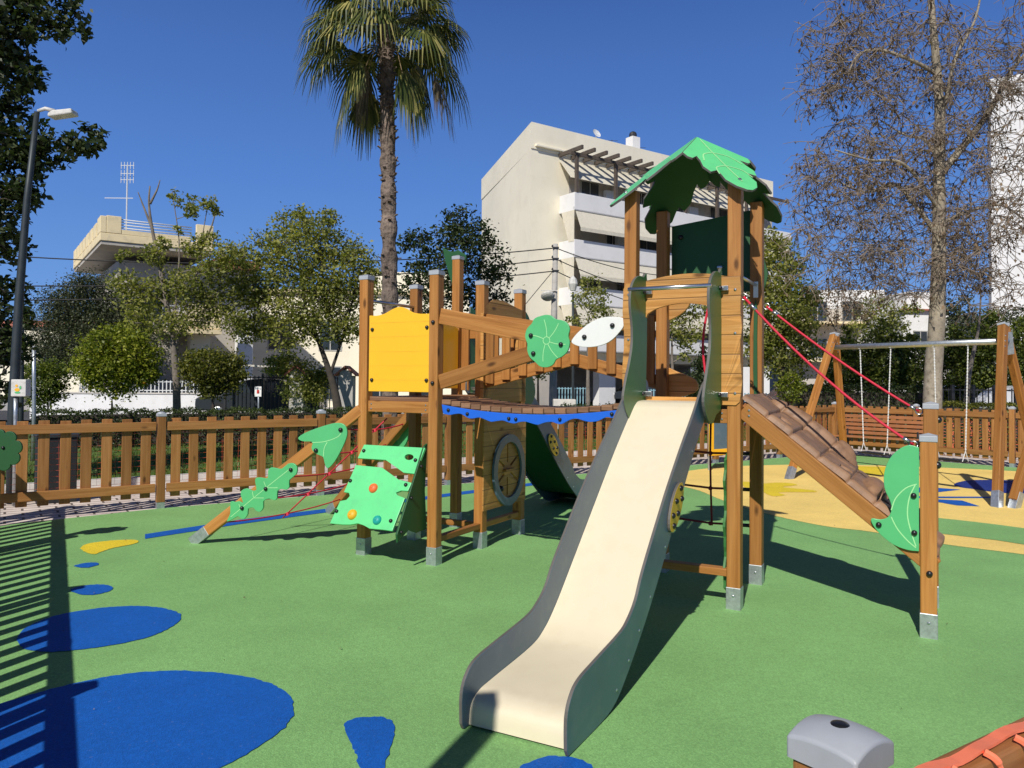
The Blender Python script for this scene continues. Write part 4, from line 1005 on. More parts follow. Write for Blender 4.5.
def pxl(lobes, Y, dep=1.0):
    out = []
    for l in lobes:
        x, y, r = l[:3]; dy = l[3] if len(l) > 3 else rng.uniform(-.5, .5) * r * Y / FPX
        c = D(x, y, Y + dy); out.append((np.array(c), r * Y / FPX))
    return out
def tree(name, label, cat, trunk, lobes, Y, leafm, bark, tr=.12, leafsize=.10, dens=1.0, clump=22, spread=.26, group=None, ar=.6, twig=.012, sub=None, limbs=True, droop=0, more=()):
    """trunk: list of photo points standing at depth Y; lobes: (px, py, radius px)"""
    T = [D(x, y, Y) for x, y in trunk]; base = Vector((T[0].x, T[0].y, 0)); 
    T = [base] + T if T[0].z > .05 else T
    root_ = empty(name, base, label, cat, group); b0 = np.array(base)
    Tc = cr(T, 4); m = len(Tc)
    nodes = [np.array(p) for p in Tc]; rad = [tr * (1 - .86 * (i / max(1, m - 1)) ** .9) for i in range(m)]
    mb = MB(); mb.tube([Vector(p) - base for p in nodes], rad, 9)
    for ml in more:
        mp = cr([D(x, y, Y) for x, y in ml], 5); mr = [max(.012, tr * .30 * (1 - .85 * i / len(mp))) for i in range(len(mp))]
        mb.tube([p - base for p in mp], mr, 7); nodes += [np.array(p) for p in mp]; rad += mr
    mb.build('trunk', bark, root_, smooth=True)
    L = pxl(lobes, Y); cents = []; S = []
    for c, r in L:
        nl = int(dens * 2.7 * (r * FPX / Y) ** 2 * (.10 / leafsize) ** 2 * (22 / Y) ** 0)
        ns = max(3, nl // clump)
        d = rng.normal(size=(ns, 3)); d /= np.linalg.norm(d, axis=1, keepdims=True)
        rr = rng.uniform(.25, 1, (ns, 1)) ** .45
        sc = c + d * rr * r * np.array([1, 1, .92]); cents.append(sc)
        cnt = clump
        pts = np.repeat(sc, cnt, 0) + rng.normal(size=(ns * cnt, 3)) * r * spread * np.array([1, 1, .75]); S.append(pts)
    sc = np.concatenate(cents); P = np.concatenate(S)
    if limbs:
        N = [np.array(p) for p in nodes[max(1, m // 3):]]; NRr = [q for q in rad[max(1, m // 3):]]
        order = np.argsort(np.linalg.norm(sc - nodes[-1], axis=1)); A0, A1, r0, r1 = [], [], [], []
        arr = np.array(N)
        for i in order:
            p = sc[i]; dd = np.linalg.norm(arr - p, axis=1) + np.maximum(0, arr[:, 2] - p[2]) * 1.2
            j = int(dd.argmin()); q = arr[j]; Lg = np.linalg.norm(p - q); r_ = max(twig, NRr[j] * .72)
            mid = (p + q) / 2 + rng.normal(size=3) * Lg * .1 + np.array([0, 0, .06 * Lg])
            A0 += [q, mid]; A1 += [mid, p]; rm = max(twig * .7, r_ * .7); re = max(twig * .5, r_ * .45); r0 += [r_ * .9, rm]; r1 += [rm, re]
            arr = np.vstack([arr, mid, p]); NRr += [rm, re]
        V, F = prisms(np.array(A0) - b0, np.array(A1) - b0, np.array(r0), np.array(r1), 5)
        npmesh('branches', V, F, bark, root_)
    V, F = leaves(P - b0, leafsize, ar, droop=droop); npmesh('crown', V, F, leafm, root_)
    return root_
def leafbox(name, label, cat, A, Bp, depth, h, leafm, size=.07, dens=900, z0=.0, group=None):
    """clipped hedge: dense leaf shell round a dark core"""
    A = Vector((A.x, A.y, 0)); Bp = Vector((Bp.x, Bp.y, 0)); d = Bp - A; Lh = d.length; d.normalize(); nn = Vector((-d.y, d.x, 0))
    r_ = empty(name, A, label, cat, group)
    m = MB(); m.beam(d * .08 + nn * depth / 2 + Vector((0, 0, h * .46)), d * (Lh - .08) + nn * depth / 2 + Vector((0, 0, h * .46)), depth - .14, h * .92 - .05); m.build('stems', 'bark_dark', r_)
    n = int(dens * (Lh * h + Lh * depth)); s = rng.uniform(0, Lh, n); t = rng.uniform(0, 1, n); f = np.where(t < .62, rng.normal(.03, .03, n), rng.uniform(0, depth, n)); z = np.where(t < .62, rng.uniform(0, h, n), h + rng.normal(-.02, .03, n))
    z = z + .025 * np.sin(s * 5) * (t >= .62) + .02 * np.sin(s * 13)
    P = s[:, None] * np.array(d) + f[:, None] * np.array(nn); P[:, 2] = z
    V, F = leaves(P, size, .65); npmesh('crown', V, F, leafm, r_)
    return r_
# big dark tree overhead at the left edge
tree('broadleaf_tree', 'big dark broadleaf tree overhanging the left edge behind the street lamp', 'tree', [(-70, 420), (-72, 330), (-66, 240), (-55, 150), (-45, 60), (-40, -20)],
     [(52, 12, 26, 0), (72, 28, 14, 0), (30, 18, 22), (12, 22, 22), (20, 70, 22), (2, 60, 20), (30, 84, 10, 0), (8, 95, 20), (60, 146, 22, 0), (86, 140, 17, 0), (98, 150, 7, 0), (40, 160, 18), (14, 140, 28), (22, 190, 18), (2, 200, 26), (5, 245, 20), (8, 300, 24), (28, 318, 12), (0, 345, 26), (-30, 30, 42), (-50, 120, 55), (-40, 220, 50), (-40, 320, 48), (-90, 60, 60), (-100, 200, 70), (0, 392, 18), (16, 168, 20)],
     10.2, 'leaf_dark', 'bark_dark', .2, .10, .30, 18, .22)
tree('olive_tree', 'dense grey-green olive tree left of the cream villa', 'tree', [(80, 410), (82, 360)], [(78, 322, 34), (100, 300, 26), (62, 342, 28), (112, 335, 30), (90, 346, 30), (66, 305, 20), (50, 360, 20), (85, 285, 14), (128, 320, 24), (140, 350, 22)], 29, 'leaf_olive', 'bark_dark', .16, .085, 2.1, 20, .34)
tree('evergreen_shrub', 'dark green rounded shrub beside the white garden wall', 'shrub', [(48, 415), (48, 395)], [(45, 385, 16), (56, 372, 14), (34, 375, 14), (60, 392, 10), (40, 398, 12)], 21, 'leaf_conifer', 'bark_dark', .06, .09, 1.5, 20, .3, limbs=False)
tree('thin_tree', 'sparse tall tree with bare top twigs in front of the cream villa', 'tree', [(177, 412), (176, 375), (172, 335), (166, 300), (159, 262), (152, 228), (149, 204), (150, 186)],
     [(171, 193, 5), (186, 203, 9), (194, 212, 7), (207, 203, 8), (217, 211, 6), (163, 243, 8), (155, 256, 12), (178, 231, 5), (192, 246, 11), (209, 240, 10), (128, 282, 14), (142, 300, 20), (165, 290, 16), (190, 285, 20), (214, 268, 18), (232, 256, 16), (200, 310, 20), (172, 325, 16), (224, 300, 18), (235, 325, 14), (125, 255, 7), (138, 322, 14)],
     21, 'leaf_mid', 'bark_grey', .125, .10, 1.1, 14, .30, twig=.014, more=[[(173, 330), (178, 280), (179, 240), (172, 192)], [(174, 350), (192, 300), (200, 250), (208, 204)], [(200, 250), (211, 228), (217, 206)], [(152, 228), (143, 205), (138, 192)], [(150, 204), (157, 190), (160, 180)], [(168, 305), (145, 290), (128, 280)]])
tree('orange_tree', 'round bright green orange tree before the white railing', 'tree', [(112, 415), (112, 398)], [(117, 352, 24), (98, 362, 20), (137, 362, 20), (116, 374, 24), (92, 376, 12), (145, 374, 12), (118, 340, 14), (104, 345, 14), (132, 346, 14)], 19, 'leaf_citrus', 'bark_dark', .07, .085, 1.7, 18, .30)
ot = bpy.data.objects['orange_tree']
for k in range(4):
    p = D(random.uniform(95, 145), random.uniform(350, 385), 18.75) - ot.location
    MB().dome(p, (0, -1, 0), .04, .04, 8, 3).build('orange', 'fruit_orange', ot, smooth=True)
tree('multi_stem_shrub', 'bushy olive-green shrub with several stems above the hedge', 'shrub', [(214, 414), (212, 398)], [(212, 366, 17), (196, 364, 14), (230, 366, 14), (205, 378, 16), (222, 380, 16), (188, 372, 8), (240, 374, 7), (212, 390, 10)], 18, 'leaf_bush', 'bark_dark', .09, .07, 1.5, 18, .32)
tree('broadleaf_tree', 'wide leafy green tree left of the palm trunk', 'tree', [(338, 412), (334, 388), (326, 362), (316, 335), (306, 312)],
     [(292, 225, 16), (316, 232, 20), (340, 248, 20), (362, 262, 18), (268, 248, 18), (246, 258, 14), (300, 255, 26), (330, 275, 26), (270, 280, 24), (250, 292, 18), (300, 300, 28), (345, 300, 24), (368, 290, 14), (262, 318, 20), (325, 325, 20), (290, 330, 20), (352, 330, 14), (248, 330, 14), (240, 280, 10), (300, 212, 8), (330, 218, 9), (375, 275, 8)],
     22, 'leaf_mid', 'bark_dark', .17, .105, 1.1, 16, .30, twig=.016, more=[[(330, 375), (345, 330), (356, 285), (362, 255)], [(318, 340), (295, 315), (272, 290), (250, 265)], [(306, 312), (300, 270), (292, 230)], [(340, 345), (325, 290), (320, 240)]])
tree('evergreen_shrub', 'fresh green bush below the wide leafy tree', 'shrub', [(292, 412), (292, 395)], [(290, 366, 14), (306, 374, 14), (275, 366, 10), (312, 390, 14), (296, 388, 14), (320, 380, 10)], 23, 'leaf_mid', 'bark_dark', .08, .09, 1.8, 18, .3, limbs=False)
tree('broadleaf_tree', 'dark dense tree between the palm and the pale apartment block', 'tree', [(458, 412), (458, 350), (460, 300), (462, 270)],
     [(462, 222, 15), (448, 232, 14), (478, 236, 16), (430, 245, 15), (415, 240, 12), (460, 252, 22), (488, 258, 18), (500, 275, 15), (470, 280, 22), (440, 275, 22), (418, 272, 14), (410, 290, 12), (440, 300, 20), (480, 305, 18), (498, 300, 12), (450, 330, 18), (425, 320, 12), (475, 335, 14), (405, 245, 9), (447, 213, 6)],
     26, 'leaf_dark', 'bark_dark', .18, .14, 1.15, 16, .30)
tree('street_tree', 'small light-leaved street tree in front of the balconies', 'tree', [(588, 412), (588, 380), (588, 345), (589, 315)], [(590, 285, 10), (602, 294, 9), (580, 300, 9), (594, 308, 12), (608, 312, 8), (575, 318, 7), (604, 330, 8), (588, 332, 9)], 24, 'leaf_mid', 'bark_grey', .11, .11, 1.0, 14, .3)
tree('street_tree', 'low leafy crown behind the flower-shaped panel', 'tree', [(538, 412), (538, 385), (538, 365)], [(535, 352, 14), (548, 360, 10), (524, 358, 10), (540, 372, 9), (552, 348, 6)], 25, 'leaf_mid', 'bark_dark', .08, .11, 1.3, 14, .3)
tree('street_tree', 'slim tree with pale trunk seen through the tower doorway', 'tree', [(673, 412), (673, 385), (672, 355), (672, 325)], [(672, 300, 13), (684, 315, 13), (692, 335, 13), (676, 330, 12), (664, 315, 8), (690, 290, 8), (700, 310, 9), (684, 352, 8)], 23, 'leaf_mid', 'bark_grey', .11, .11, 1.0, 14, .3)
tree('cypress_shrub', 'dark green conical shrub seen below the tower doorway', 'shrub', [(702, 415), (702, 400)], [(703, 362, 8), (704, 375, 12), (698, 388, 14), (712, 388, 14), (704, 400, 15), (703, 350, 4)], 21, 'leaf_dark', 'bark_dark', .08, .075, 2.2, 18, .3, limbs=False)
tree('broadleaf_tree', 'tall dense green tree right of the tower posts', 'tree', [(782, 412), (782, 370), (784, 320), (782, 280)],
     [(768, 238, 10), (780, 250, 14), (762, 262, 14), (792, 268, 14), (775, 280, 20), (798, 295, 16), (762, 300, 18), (785, 312, 22), (805, 322, 15), (765, 332, 20), (790, 345, 20), (808, 350, 12), (770, 362, 16), (792, 370, 14), (756, 350, 12), (812, 300, 8), (750, 280, 10)],
     22, 'leaf_mid', 'bark_dark', .16, .11, 1.35, 16, .30)
tree('flowering_shrub', 'small shrub with yellow-green top below the dense green tree', 'shrub', [(790, 412), (790, 398)], [(790, 380, 7), (780, 386, 6), (800, 385, 6), (790, 394, 9)], 19, 'leaf_citrus', 'bark_grey', .05, .07, 1.5, 14, .3)
con = [((848, 412), [(848, 330, 5), (846, 343, 10), (838, 356, 13), (856, 358, 13), (846, 372, 18), (832, 380, 12), (862, 380, 13)], 'bright green conifer left of the swing chains'),
       ((886, 412), [(884, 322, 5), (884, 334, 10), (874, 346, 14), (894, 348, 14), (884, 362, 20), (868, 372, 14), (902, 372, 14), (884, 386, 18)], 'green conifer between the two swing seats'),
       ((915, 412), [(912, 338, 6), (910, 352, 12), (920, 366, 14), (904, 374, 14), (915, 388, 14)], 'small dark conifer just left of the plane trunk'),
       ((958, 412), [(957, 330, 7), (956, 344, 13), (946, 358, 14), (966, 360, 14), (956, 374, 18), (956, 390, 16)], 'dark conifer just right of the plane trunk'),
       ((992, 412), [(990, 316, 8), (990, 330, 14), (980, 346, 16), (1002, 348, 16), (990, 364, 20), (985, 382, 16), (1004, 380, 14)], 'dark conifer left of the white building'),
       ((1030, 412), [(1026, 325, 10), (1024, 342, 16), (1034, 358, 18), (1018, 366, 14), (1030, 380, 16)], 'dark conifer at the right edge of the picture')]
for b_, l_, s_ in con: tree('conifer_tree', s_, 'tree', [b_, (b_[0], 385), (b_[0], 350)], l_, 24, 'leaf_conifer', 'bark_dark', .12, .10, 2.0, 18, .30, group='conifers behind the swings')
# palm
def palm():
    Y = 18; T = [D(x, y, Y) for x, y in [(390, 430), (390, 330), (389, 240), (388, 160), (387, 90), (386, 22)]]; base = Vector((T[0].x, T[0].y, 0)); T = [base] + T[1:]
    r_ = empty('palm_tree', base, 'tall fan palm with a rough trunk against the blue sky', 'palm tree')
    m = MB(); P = cr(T, 14); n = len(P)
    rad = []
    for i, p in enumerate(P):
        t = i / n; rad.append(.195 - .035 * t + .014 * math.sin(i * 1.1) + random.uniform(-.016, .016) + (.03 if t > .93 else 0))
    m.tube([p - base for p in P], rad, 16)
    # leaf base stubs
    for k in range(420):
        t = random.uniform(0, 1) ** .5 * .98; i = min(n - 1, int(t * n)); a = random.uniform(0, 6.28); d = Vector((math.cos(a), math.sin(a), 0)); p = P[i] - base + d * (rad[i] - .01)
        if t < .72 and random.random() < .55: continue
        m.beam(p, p + d * random.uniform(.03, .09) + Vector((0, 0, random.uniform(-.02, .09))), .07, .02)
    m.build('trunk', 'bark_palm', r_)
    top = P[-1] - base
    def fan(az, el, pet, R_, mat, sweep=1.0, dr=.5):
        d = Vector((math.cos(az) * math.cos(el), math.sin(az) * math.cos(el), math.sin(el)))
        c = top + d * pet * .5 + Vector((0, 0, 0)); hub = top + d * pet + Vector((0, 0, -.16 * pet * pet))
        V = MB(); V.tube([top + Vector((0, 0, -.1)), c, hub], [.022, .016, .012], 4)
        side = d.cross(Vector((0, 0, 1))); side = side.normalized() if side.length > .05 else Vector((1, 0, 0))
        dd = (hub - c).normalized(); nrm = side.cross(dd).normalized()
        nl = 30
        for k in range(nl):
            u = (k / (nl - 1) - .5) * 2; a = u * 2.1 * sweep
            ld = (dd * math.cos(a) + side * math.sin(a)).normalized(); L = R_ * (1 - .22 * abs(u)) * random.uniform(.9, 1.08); w = .028
            wd = (side * math.cos(a) - dd * math.sin(a))
            fold = nrm * (.012 if k % 2 else -.012)
            p0 = hub; p1 = hub + ld * L * .45 + fold + Vector((0, 0, -dr * .05 * L)); p2 = hub + ld * L * .78 + Vector((0, 0, -dr * .26 * L)); p3 = hub + ld * L * .93 + Vector((0, 0, -dr * .62 * L)) + Vector((random.gauss(0, .03), random.gauss(0, .03), 0))
            V.quad([p0 - wd * .004, p0 + wd * .004, p1 + wd * w, p1 - wd * w]); V.quad([p1 - wd * w, p1 + wd * w, p2 + wd * w * .7, p2 - wd * w * .7]); V.quad([p2 - wd * w * .7, p2 + wd * w * .7, p3 + wd * .003, p3 - wd * .003])
        f = V.build('frond', mat, r_)
    rr = random.Random(4)
    for k in range(60):
        t = k / 60; el = R(82 - 104 * t) + rr.uniform(-.16, .16); az = k * 2.39996 + rr.uniform(-.2, .2)
        if el < R(-12) and abs(math.cos(az)) < .55: continue
        fan(az, el, rr.uniform(1.05, 1.5), rr.uniform(.75, 1.05), 'leaf_palm', rr.uniform(.75, 1.0), .35 + .95 * t + rr.uniform(-.2, .45))
    for k in range(14):
        if abs(math.cos(k * 2.4 + .3)) < .5: continue
        fan(k * 2.4 + .3, R(-45 + rr.uniform(-25, 22)), rr.uniform(.9, 1.6), rr.uniform(.7, 1.0), 'leaf_palm_dead' if k % 2 else 'leaf_palm', rr.uniform(.3, .5), 1.6)
palm()
# bare plane tree full of brown seed balls
def bare(name, label, trunk, tr, lobes, Y, nsub, seed, limbs_px=()):
    g = np.random.default_rng(seed)
    T = [D(x, y, Y) for x, y in trunk]; base = Vector((T[0].x, T[0].y, 0)); T = [base] + T[1:]; b0 = np.array(base)
    r_ = empty(name, base, label, 'tree'); Tc = cr(T, 6); n = len(Tc)
    rad = [tr * (1 - .8 * (i / n) ** 1.1) + .004 * math.sin(i * 1.7) for i in range(n)]
    m = MB(); m.tube([p - base for p in Tc], rad, 12); m.build('trunk', 'bark_plane', r_, smooth=True)
    N = [np.array(p) for p in Tc]; RR = list(rad); A0, A1, r0, r1 = [], [], [], []
    m = MB()
    for L, rw in limbs_px:
        P = cr([D(x, y, Y + dy) for x, y, dy in L], 5); q = len(P); rd_ = [rw * (1 - .75 * i / q) for i in range(q)]
        m.tube([p - base for p in P], rd_, 7); N += [np.array(p) for p in P]; RR += rd_
    if limbs_px: m.build('limbs', 'bark_plane', r_, smooth=True)
    subs = []
    for x, y, rx, ry, w in lobes:
        k = int(nsub * w); u = g.normal(size=(k, 3)); u /= np.linalg.norm(u, axis=1, keepdims=True); u *= g.uniform(0, 1, (k, 1)) ** .4
        c = np.array(D(x, y, Y)); subs.append(c + u * np.array([rx, (rx + ry) / 2 * .8, ry]) * Y / FPX)
    sc = np.concatenate(subs); arr = np.array(N); st = n // 3; arr[:st] += 0
    order = np.argsort(np.min(np.linalg.norm(sc[:, None] - np.array(N[st:])[None, ::3], axis=2), axis=1)); tips = []
    arr = np.array(N[st:]); RR = RR[st:]
    for i in order:
        p = sc[i]; dd = np.linalg.norm(arr - p, axis=1) + np.maximum(0, arr[:, 2] - p[2]) * .5
        j = int(dd.argmin()); q = arr[j]; Lg = np.linalg.norm(p - q); rs = min(max(.008, RR[j] * .6), .035)
        prev = q; k = 3 if Lg > .5 else 2
        for s in range(1, k + 1):
            t = s / k; w = q + (p - q) * t + g.normal(size=3) * Lg * .045 * (1 if s < k else 0) + np.array([0, 0, .10 * Lg * math.sin(math.pi * t) * .6])
            ra, rb = rs * (1 - .5 * (s - 1) / k), rs * (1 - .5 * s / k)
            A0.append(prev); A1.append(w); r0.append(ra); r1.append(max(.011, rb)); arr = np.vstack([arr, w]); RR.append(max(.011, rb)); prev = w
        tips.append(p)
    tips = np.array(tips); k = 7
    tp = np.repeat(tips, k, 0); d = g.normal(size=tp.shape) * np.array([1, 1, .6]); d[:, 2] -= .55; d /= np.linalg.norm(d, axis=1, keepdims=True); Ls = g.uniform(.12, .42, (len(tp), 1))
    e1 = tp + d * Ls; d2 = d + g.normal(size=d.shape) * .5 + np.array([0, 0, -.5]); d2 /= np.linalg.norm(d2, axis=1, keepdims=True); e2 = e1 + d2 * Ls * .7
    A0 = np.array(A0 + list(tp) + list(e1)); A1 = np.array(A1 + list(e1) + list(e2)); q = len(tp)
    r0 = np.array(r0 + [.008] * q + [.0065] * q); r1 = np.array(r1 + [.0065] * q + [.005] * q)
    V, F = prisms(A0 - b0, A1 - b0, r0, r1, 3); npmesh('branches', V, F, 'bark_twig', r_)
    sel = g.random(q) < .36
    LP = np.concatenate([e2[sel], (e1 + d * .05)[g.random(q) < .08]]) + g.normal(size=(1, 3)) * 0
    V, F = leaves(LP - b0, .10, .6, 0, droop=1.2); npmesh('seed_clusters', V, F, 'leaf_brown', r_)
bare('plane_tree', 'tall bare plane tree hung with brown seed clusters, thick mottled trunk', [(932, 430), (933, 380), (937, 320), (939, 250), (939, 190), (940, 120), (936, 60), (931, 0), (928, -60)], .205,
     [(850, 70, 60, 60, .13), (870, 170, 75, 60, .16), (850, 250, 65, 50, .09), (825, 190, 48, 60, .04), (930, 90, 70, 90, .14), (985, 60, 60, 80, .10), (980, 190, 60, 80, .12), (930, 230, 70, 60, .12), (980, 270, 50, 45, .05), (870, 10, 80, 50, .08), (1050, 120, 60, 140, .10), (905, 280, 50, 25, .03)],
     17, 950, 5, [([(938, 235, 0), (915, 205, .2), (895, 185, .3), (865, 192, .4), (835, 180, .5)], .06), ([(938, 75, 0), (915, 62, -.2), (880, 50, -.4), (858, 55, -.5), (848, 75, -.5)], .05), ([(939, 175, 0), (960, 150, .2), (990, 110, .3), (1012, 70, .4), (1035, 45, .5)], .10), ([(940, 130, 0), (955, 60, -.3), (975, 20, -.4), (985, -30, -.5)], .05), ([(939, 210, 0), (905, 165, -.5), (870, 160, -.7), (835, 150, -.9)], .045), ([(938, 160, 0), (925, 140, .3), (905, 135, .5), (880, 120, .6)], .045), ([(939, 225, 0), (960, 215, .3), (1000, 205, .5), (1030, 225, .6)], .05)])
tree('thin_tree', 'slender pale leaning trunk right of the big plane tree', 'tree', [(966, 415), (968, 380), (974, 350), (979, 325), (981, 290)], [(982, 285, 10), (990, 272, 8), (975, 275, 8)], 20, 'leaf_brown', 'bark_grey', .10, .08, .4, 10, .35)
# hedges
leafbox('clipped_hedge', 'long low clipped hedge behind the back fence on the left', 'hedge', D(30, 410, 15.6), D(405, 410, 18.6), .9, .79, 'leaf_hedge', .05, 1100)
leafbox('clipped_hedge', 'low clipped hedge in front of the apartment block parking', 'hedge', D(572, 410, 19.5), D(655, 410, 20.6), .8, .85, 'leaf_hedge', .06, 800)
leafbox('clipped_hedge', 'taller dark hedge behind the bench', 'hedge', D(796, 400, 19.5), D(928, 400, 19.0), .9, 1.42, 'leaf_hedge', .06, 900)
leafbox('clipped_hedge', 'low rough hedge along the iron railing on the right', 'hedge', D(930, 400, 18.5), D(1060, 400, 17.5), .8, 1.05, 'leaf_bush', .06, 800)
tree('thin_tree', 'thin brownish tree in front of the distant stepped house', 'tree', [(838, 412), (838, 370), (836, 330), (838, 300)], [(838, 290, 14), (822, 300, 12), (856, 298, 12), (846, 312, 12), (828, 318, 10), (862, 315, 9), (812, 312, 8)], 26, 'leaf_brown', 'bark_grey', .09, .10, .45, 12, .34, more=[[(836, 330), (822, 305), (815, 285)], [(837, 335), (855, 300), (866, 280)]])
tree('broadleaf_tree', 'grey-green tree right of the slender leaning trunk', 'tree', [(1004, 412), (1004, 370), (1004, 340)], [(1000, 318, 12), (1012, 328, 12), (990, 330, 10), (1020, 315, 10)], 27, 'leaf_olive', 'bark_dark', .1, .10, 1.2, 16, .3)
tree('broadleaf_tree', 'yellow-green bushy tree hiding the distant houses above the swing crossbar', 'tree', [(880, 412), (880, 370), (880, 330)], [(868, 312, 12), (884, 308, 13), (900, 318, 12), (876, 325, 13), (894, 332, 13), (860, 328, 10), (912, 310, 9)], 30, 'leaf_mid', 'bark_dark', .12, .12, 1.3, 16, .3)
tree('broadleaf_tree', 'dull green tree between the plane trunk and the slender leaning trunk', 'tree', [(955, 412), (955, 370), (956, 330)], [(950, 312, 11), (964, 308, 11), (958, 324, 12), (972, 322, 10), (946, 328, 9)], 29, 'leaf_olive', 'bark_dark', .12, .12, 1.5, 16, .3)

# ------------------------------------------------------------------ houses and street furniture
def prism(m, foot, z0, z1, mi=0):
    P = [Vector((p[0], p[1], 0)) for p in foot]
    ar = sum(P[i].x * P[(i + 1) % len(P)].y - P[(i + 1) % len(P)].x * P[i].y for i in range(len(P)))
    if ar < 0: P.reverse()
    n = len(P); i = len(m.v)
    m.v += [(p.x, p.y, z0) for p in P] + [(p.x, p.y, z1) for p in P]
    m.f.append(tuple(i + n + k for k in range(n))); m.uv.append([(0, 0)] * n); m.mi.append(mi)
    m.f.append(tuple(i + k for k in reversed(range(n)))); m.uv.append([(0, 0)] * n); m.mi.append(mi)
    for k in range(n):
        k2 = (k + 1) % n; m.f.append((i + k, i + k2, i + n + k2, i + n + k)); m.uv.append([(0, 0)] * 4); m.mi.append(mi)
class House:
    """building set out on a vertical frame; everything in (s along, z up, o out of the wall)"""
    def __init__(s, name, label, px, Y, ex, cat='building'):
        p = D(px, 400, Y); s.F = Frame(p, ex); s.root = empty(name, s.F.o, label, cat)
    def bx(s, name, mat, s0, s1, z0, z1, o0, o1, parent=None, bevel=0):
        m = MB(); F = s.F; foot = [F.P(a, 0, o) - F.o for a, o in ((s0, o0), (s1, o0), (s1, o1), (s0, o1))]
        prism(m, foot, z0, z1); return m.build(name, mat, parent or s.root, bevel=bevel)
    def window(s, s0, s1, z0, z1, o=0, shutter=None, frame='shutter_grey'):
        w = s.bx('window', frame, s0, s1, z0, z1, o - .02, o + .03)
        s.bx('pane', 'window_glass', s0 + .06, (s0 + s1) / 2 - .03, z0 + .06, z1 - .06, o + .01, o + .036, w); s.bx('pane', 'window_glass', (s0 + s1) / 2 + .03, s1 - .06, z0 + .06, z1 - .06, o + .01, o + .036, w)
        return w
    def quad(s, name, mat, pts, th=.04, parent=None):
        P = [s.F.P(*p) - s.F.o for p in pts]; n = (P[1] - P[0]).cross(P[2] - P[0]).normalized()
        m = MB(); m.plate(P, n, th); return m.build(name, mat, parent or s.root)
    def rail(s, s0, s1, z0, z1, o, mat='iron_dark', step=.14, r=.012):
        m = MB(); a = s.F.P(s0, z1, o) - s.F.o; b = s.F.P(s1, z1, o) - s.F.o; m.beam(a, b, .04, .035)
        a2 = s.F.P(s0, z0, o) - s.F.o; b2 = s.F.P(s1, z0, o) - s.F.o; m.beam(a2, b2, .03, .03); n = max(1, int((s1 - s0) / step))
        for k in range(n + 1): m.beam(a2.lerp(b2, k / n), a.lerp(b, k / n), 2 * r, 2 * r, s.F.n)
        return m.build('railing', mat, s.root)
# --- the pale apartment block
H = House('apartment_building', 'tall cream apartment block with white balconies, awnings and a roof pergola', 529, 45, FD)
F = H.F
s57 = F.px(557, 200)[0]; sE = F.px(772, 200)[0]
ZT = 16.75
corner2 = D(481, 300, 58); 
m = MB(); foot = [F.P(0, 0), F.P(sE, 0), F.P(sE, 0, -13), Vector((corner2.x + 6, corner2.y + 7, 0)), Vector((corner2.x, corner2.y, 0))]
prism(m, [p - F.o for p in foot], 2.75, 15.2); m.build('wall', 'plaster_cream', H.root)
m = MB(); ins = [F.P(0, 0, -.5), F.P(sE, 0, -.5)] + foot[2:]
prism(m, [p - F.o for p in [F.P(-.02, 0, .06), F.P(sE + .05, 0, .06), F.P(sE + .05, 0, -13.1), Vector((corner2.x + 6, corner2.y + 7.1, 0)), Vector((corner2.x - .05, corner2.y, 0))]], 15.203, ZT); m.build('parapet', 'plaster_cream', H.root)
H.bx('cornice', 'plaster_cream', .25, sE, 15.34, 15.46, .063, .24, bevel=.02)
# ground floor: columns of the open parking level, dark wall behind
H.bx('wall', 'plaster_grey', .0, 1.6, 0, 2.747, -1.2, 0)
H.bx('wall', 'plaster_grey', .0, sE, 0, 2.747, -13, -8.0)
for px_ in (609, 661, 735): 
    a_ = F.px(px_, 380)[0]; H.bx('column', 'plaster_white', a_ - .8, a_ + .55, 0, 2.747, -.6, -.01)
out = 1.45
s0 = F.px(574.5, 200, out)[0]
tops = [12.65, 9.87, 7.1, 4.35]
for k, z in enumerate(tops):
    e = sE + .3
    b_ = H.bx('balcony', 'plaster_white', s0 + .0, e, z - 1.05, z - .85, .01, out)
    H.bx('balcony_front', 'plaster_white', s0, e, z - 1.02, z, out - .12, out + .02, b_, .02)
    H.bx('balcony_side', 'plaster_white', s0 - .001, s0 + .12, z - 1.02, z, .02, out - .123, b_, .02)
    # recess wall with shutters and doors
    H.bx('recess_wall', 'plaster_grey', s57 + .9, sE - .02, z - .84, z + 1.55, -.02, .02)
    x = s57 + 1.8
    q = 0
    while x < sE - 1.8:
        wd = (1.5, 1.1, 1.9)[q % 3]
        if (q + k) % 3 == 1: H.bx('shutter', 'shutter_grey', x, x + wd, z - .82, z + 1.25, .022, .06)
        else: H.window(x, x + wd, z - .82, z + 1.25, .04)
        x += wd + (1.0, .6, 1.5)[(q + k) % 3]; q += 1
    for a_ in (s57 + 3.6 + k, s57 + 11.2 - k):
        ac_ = H.bx('air_conditioner', 'iron_white', a_, a_ + .85, z + .25, z + .85, .09, .4, bevel=.02)
    if k < 3:
        zt = z - 1.07; zl = zt - 1.05
        cols = [s0 + .15, s0 + 6.9, s0 + 7.05, s0 + 13.2, s0 + 13.35, sE]
        for c0, c1 in zip(cols[::2], cols[1::2]):
            H.quad('awning', 'awning', [(c0, zl, out + .42), (c1, zl, out + .42), (c1, zt, out - .05), (c0, zt, out - .05)], .03)
            H.quad('awning_valance', 'awning', [(c0, zl - .22, out + .43), (c1, zl - .22, out + .43), (c1, zl - .01, out + .43), (c0, zl - .01, out + .43)], .02)
        H.quad('side_screen', 'plaster_cream_warm' if False else 'awning', [(s0 - .02, z - 2.9, out), (s0 - .02, z - 1.06, out), (s0 - .02, z - 1.06, .25), (s0 - .02, z - 2.9, .95)], .02)
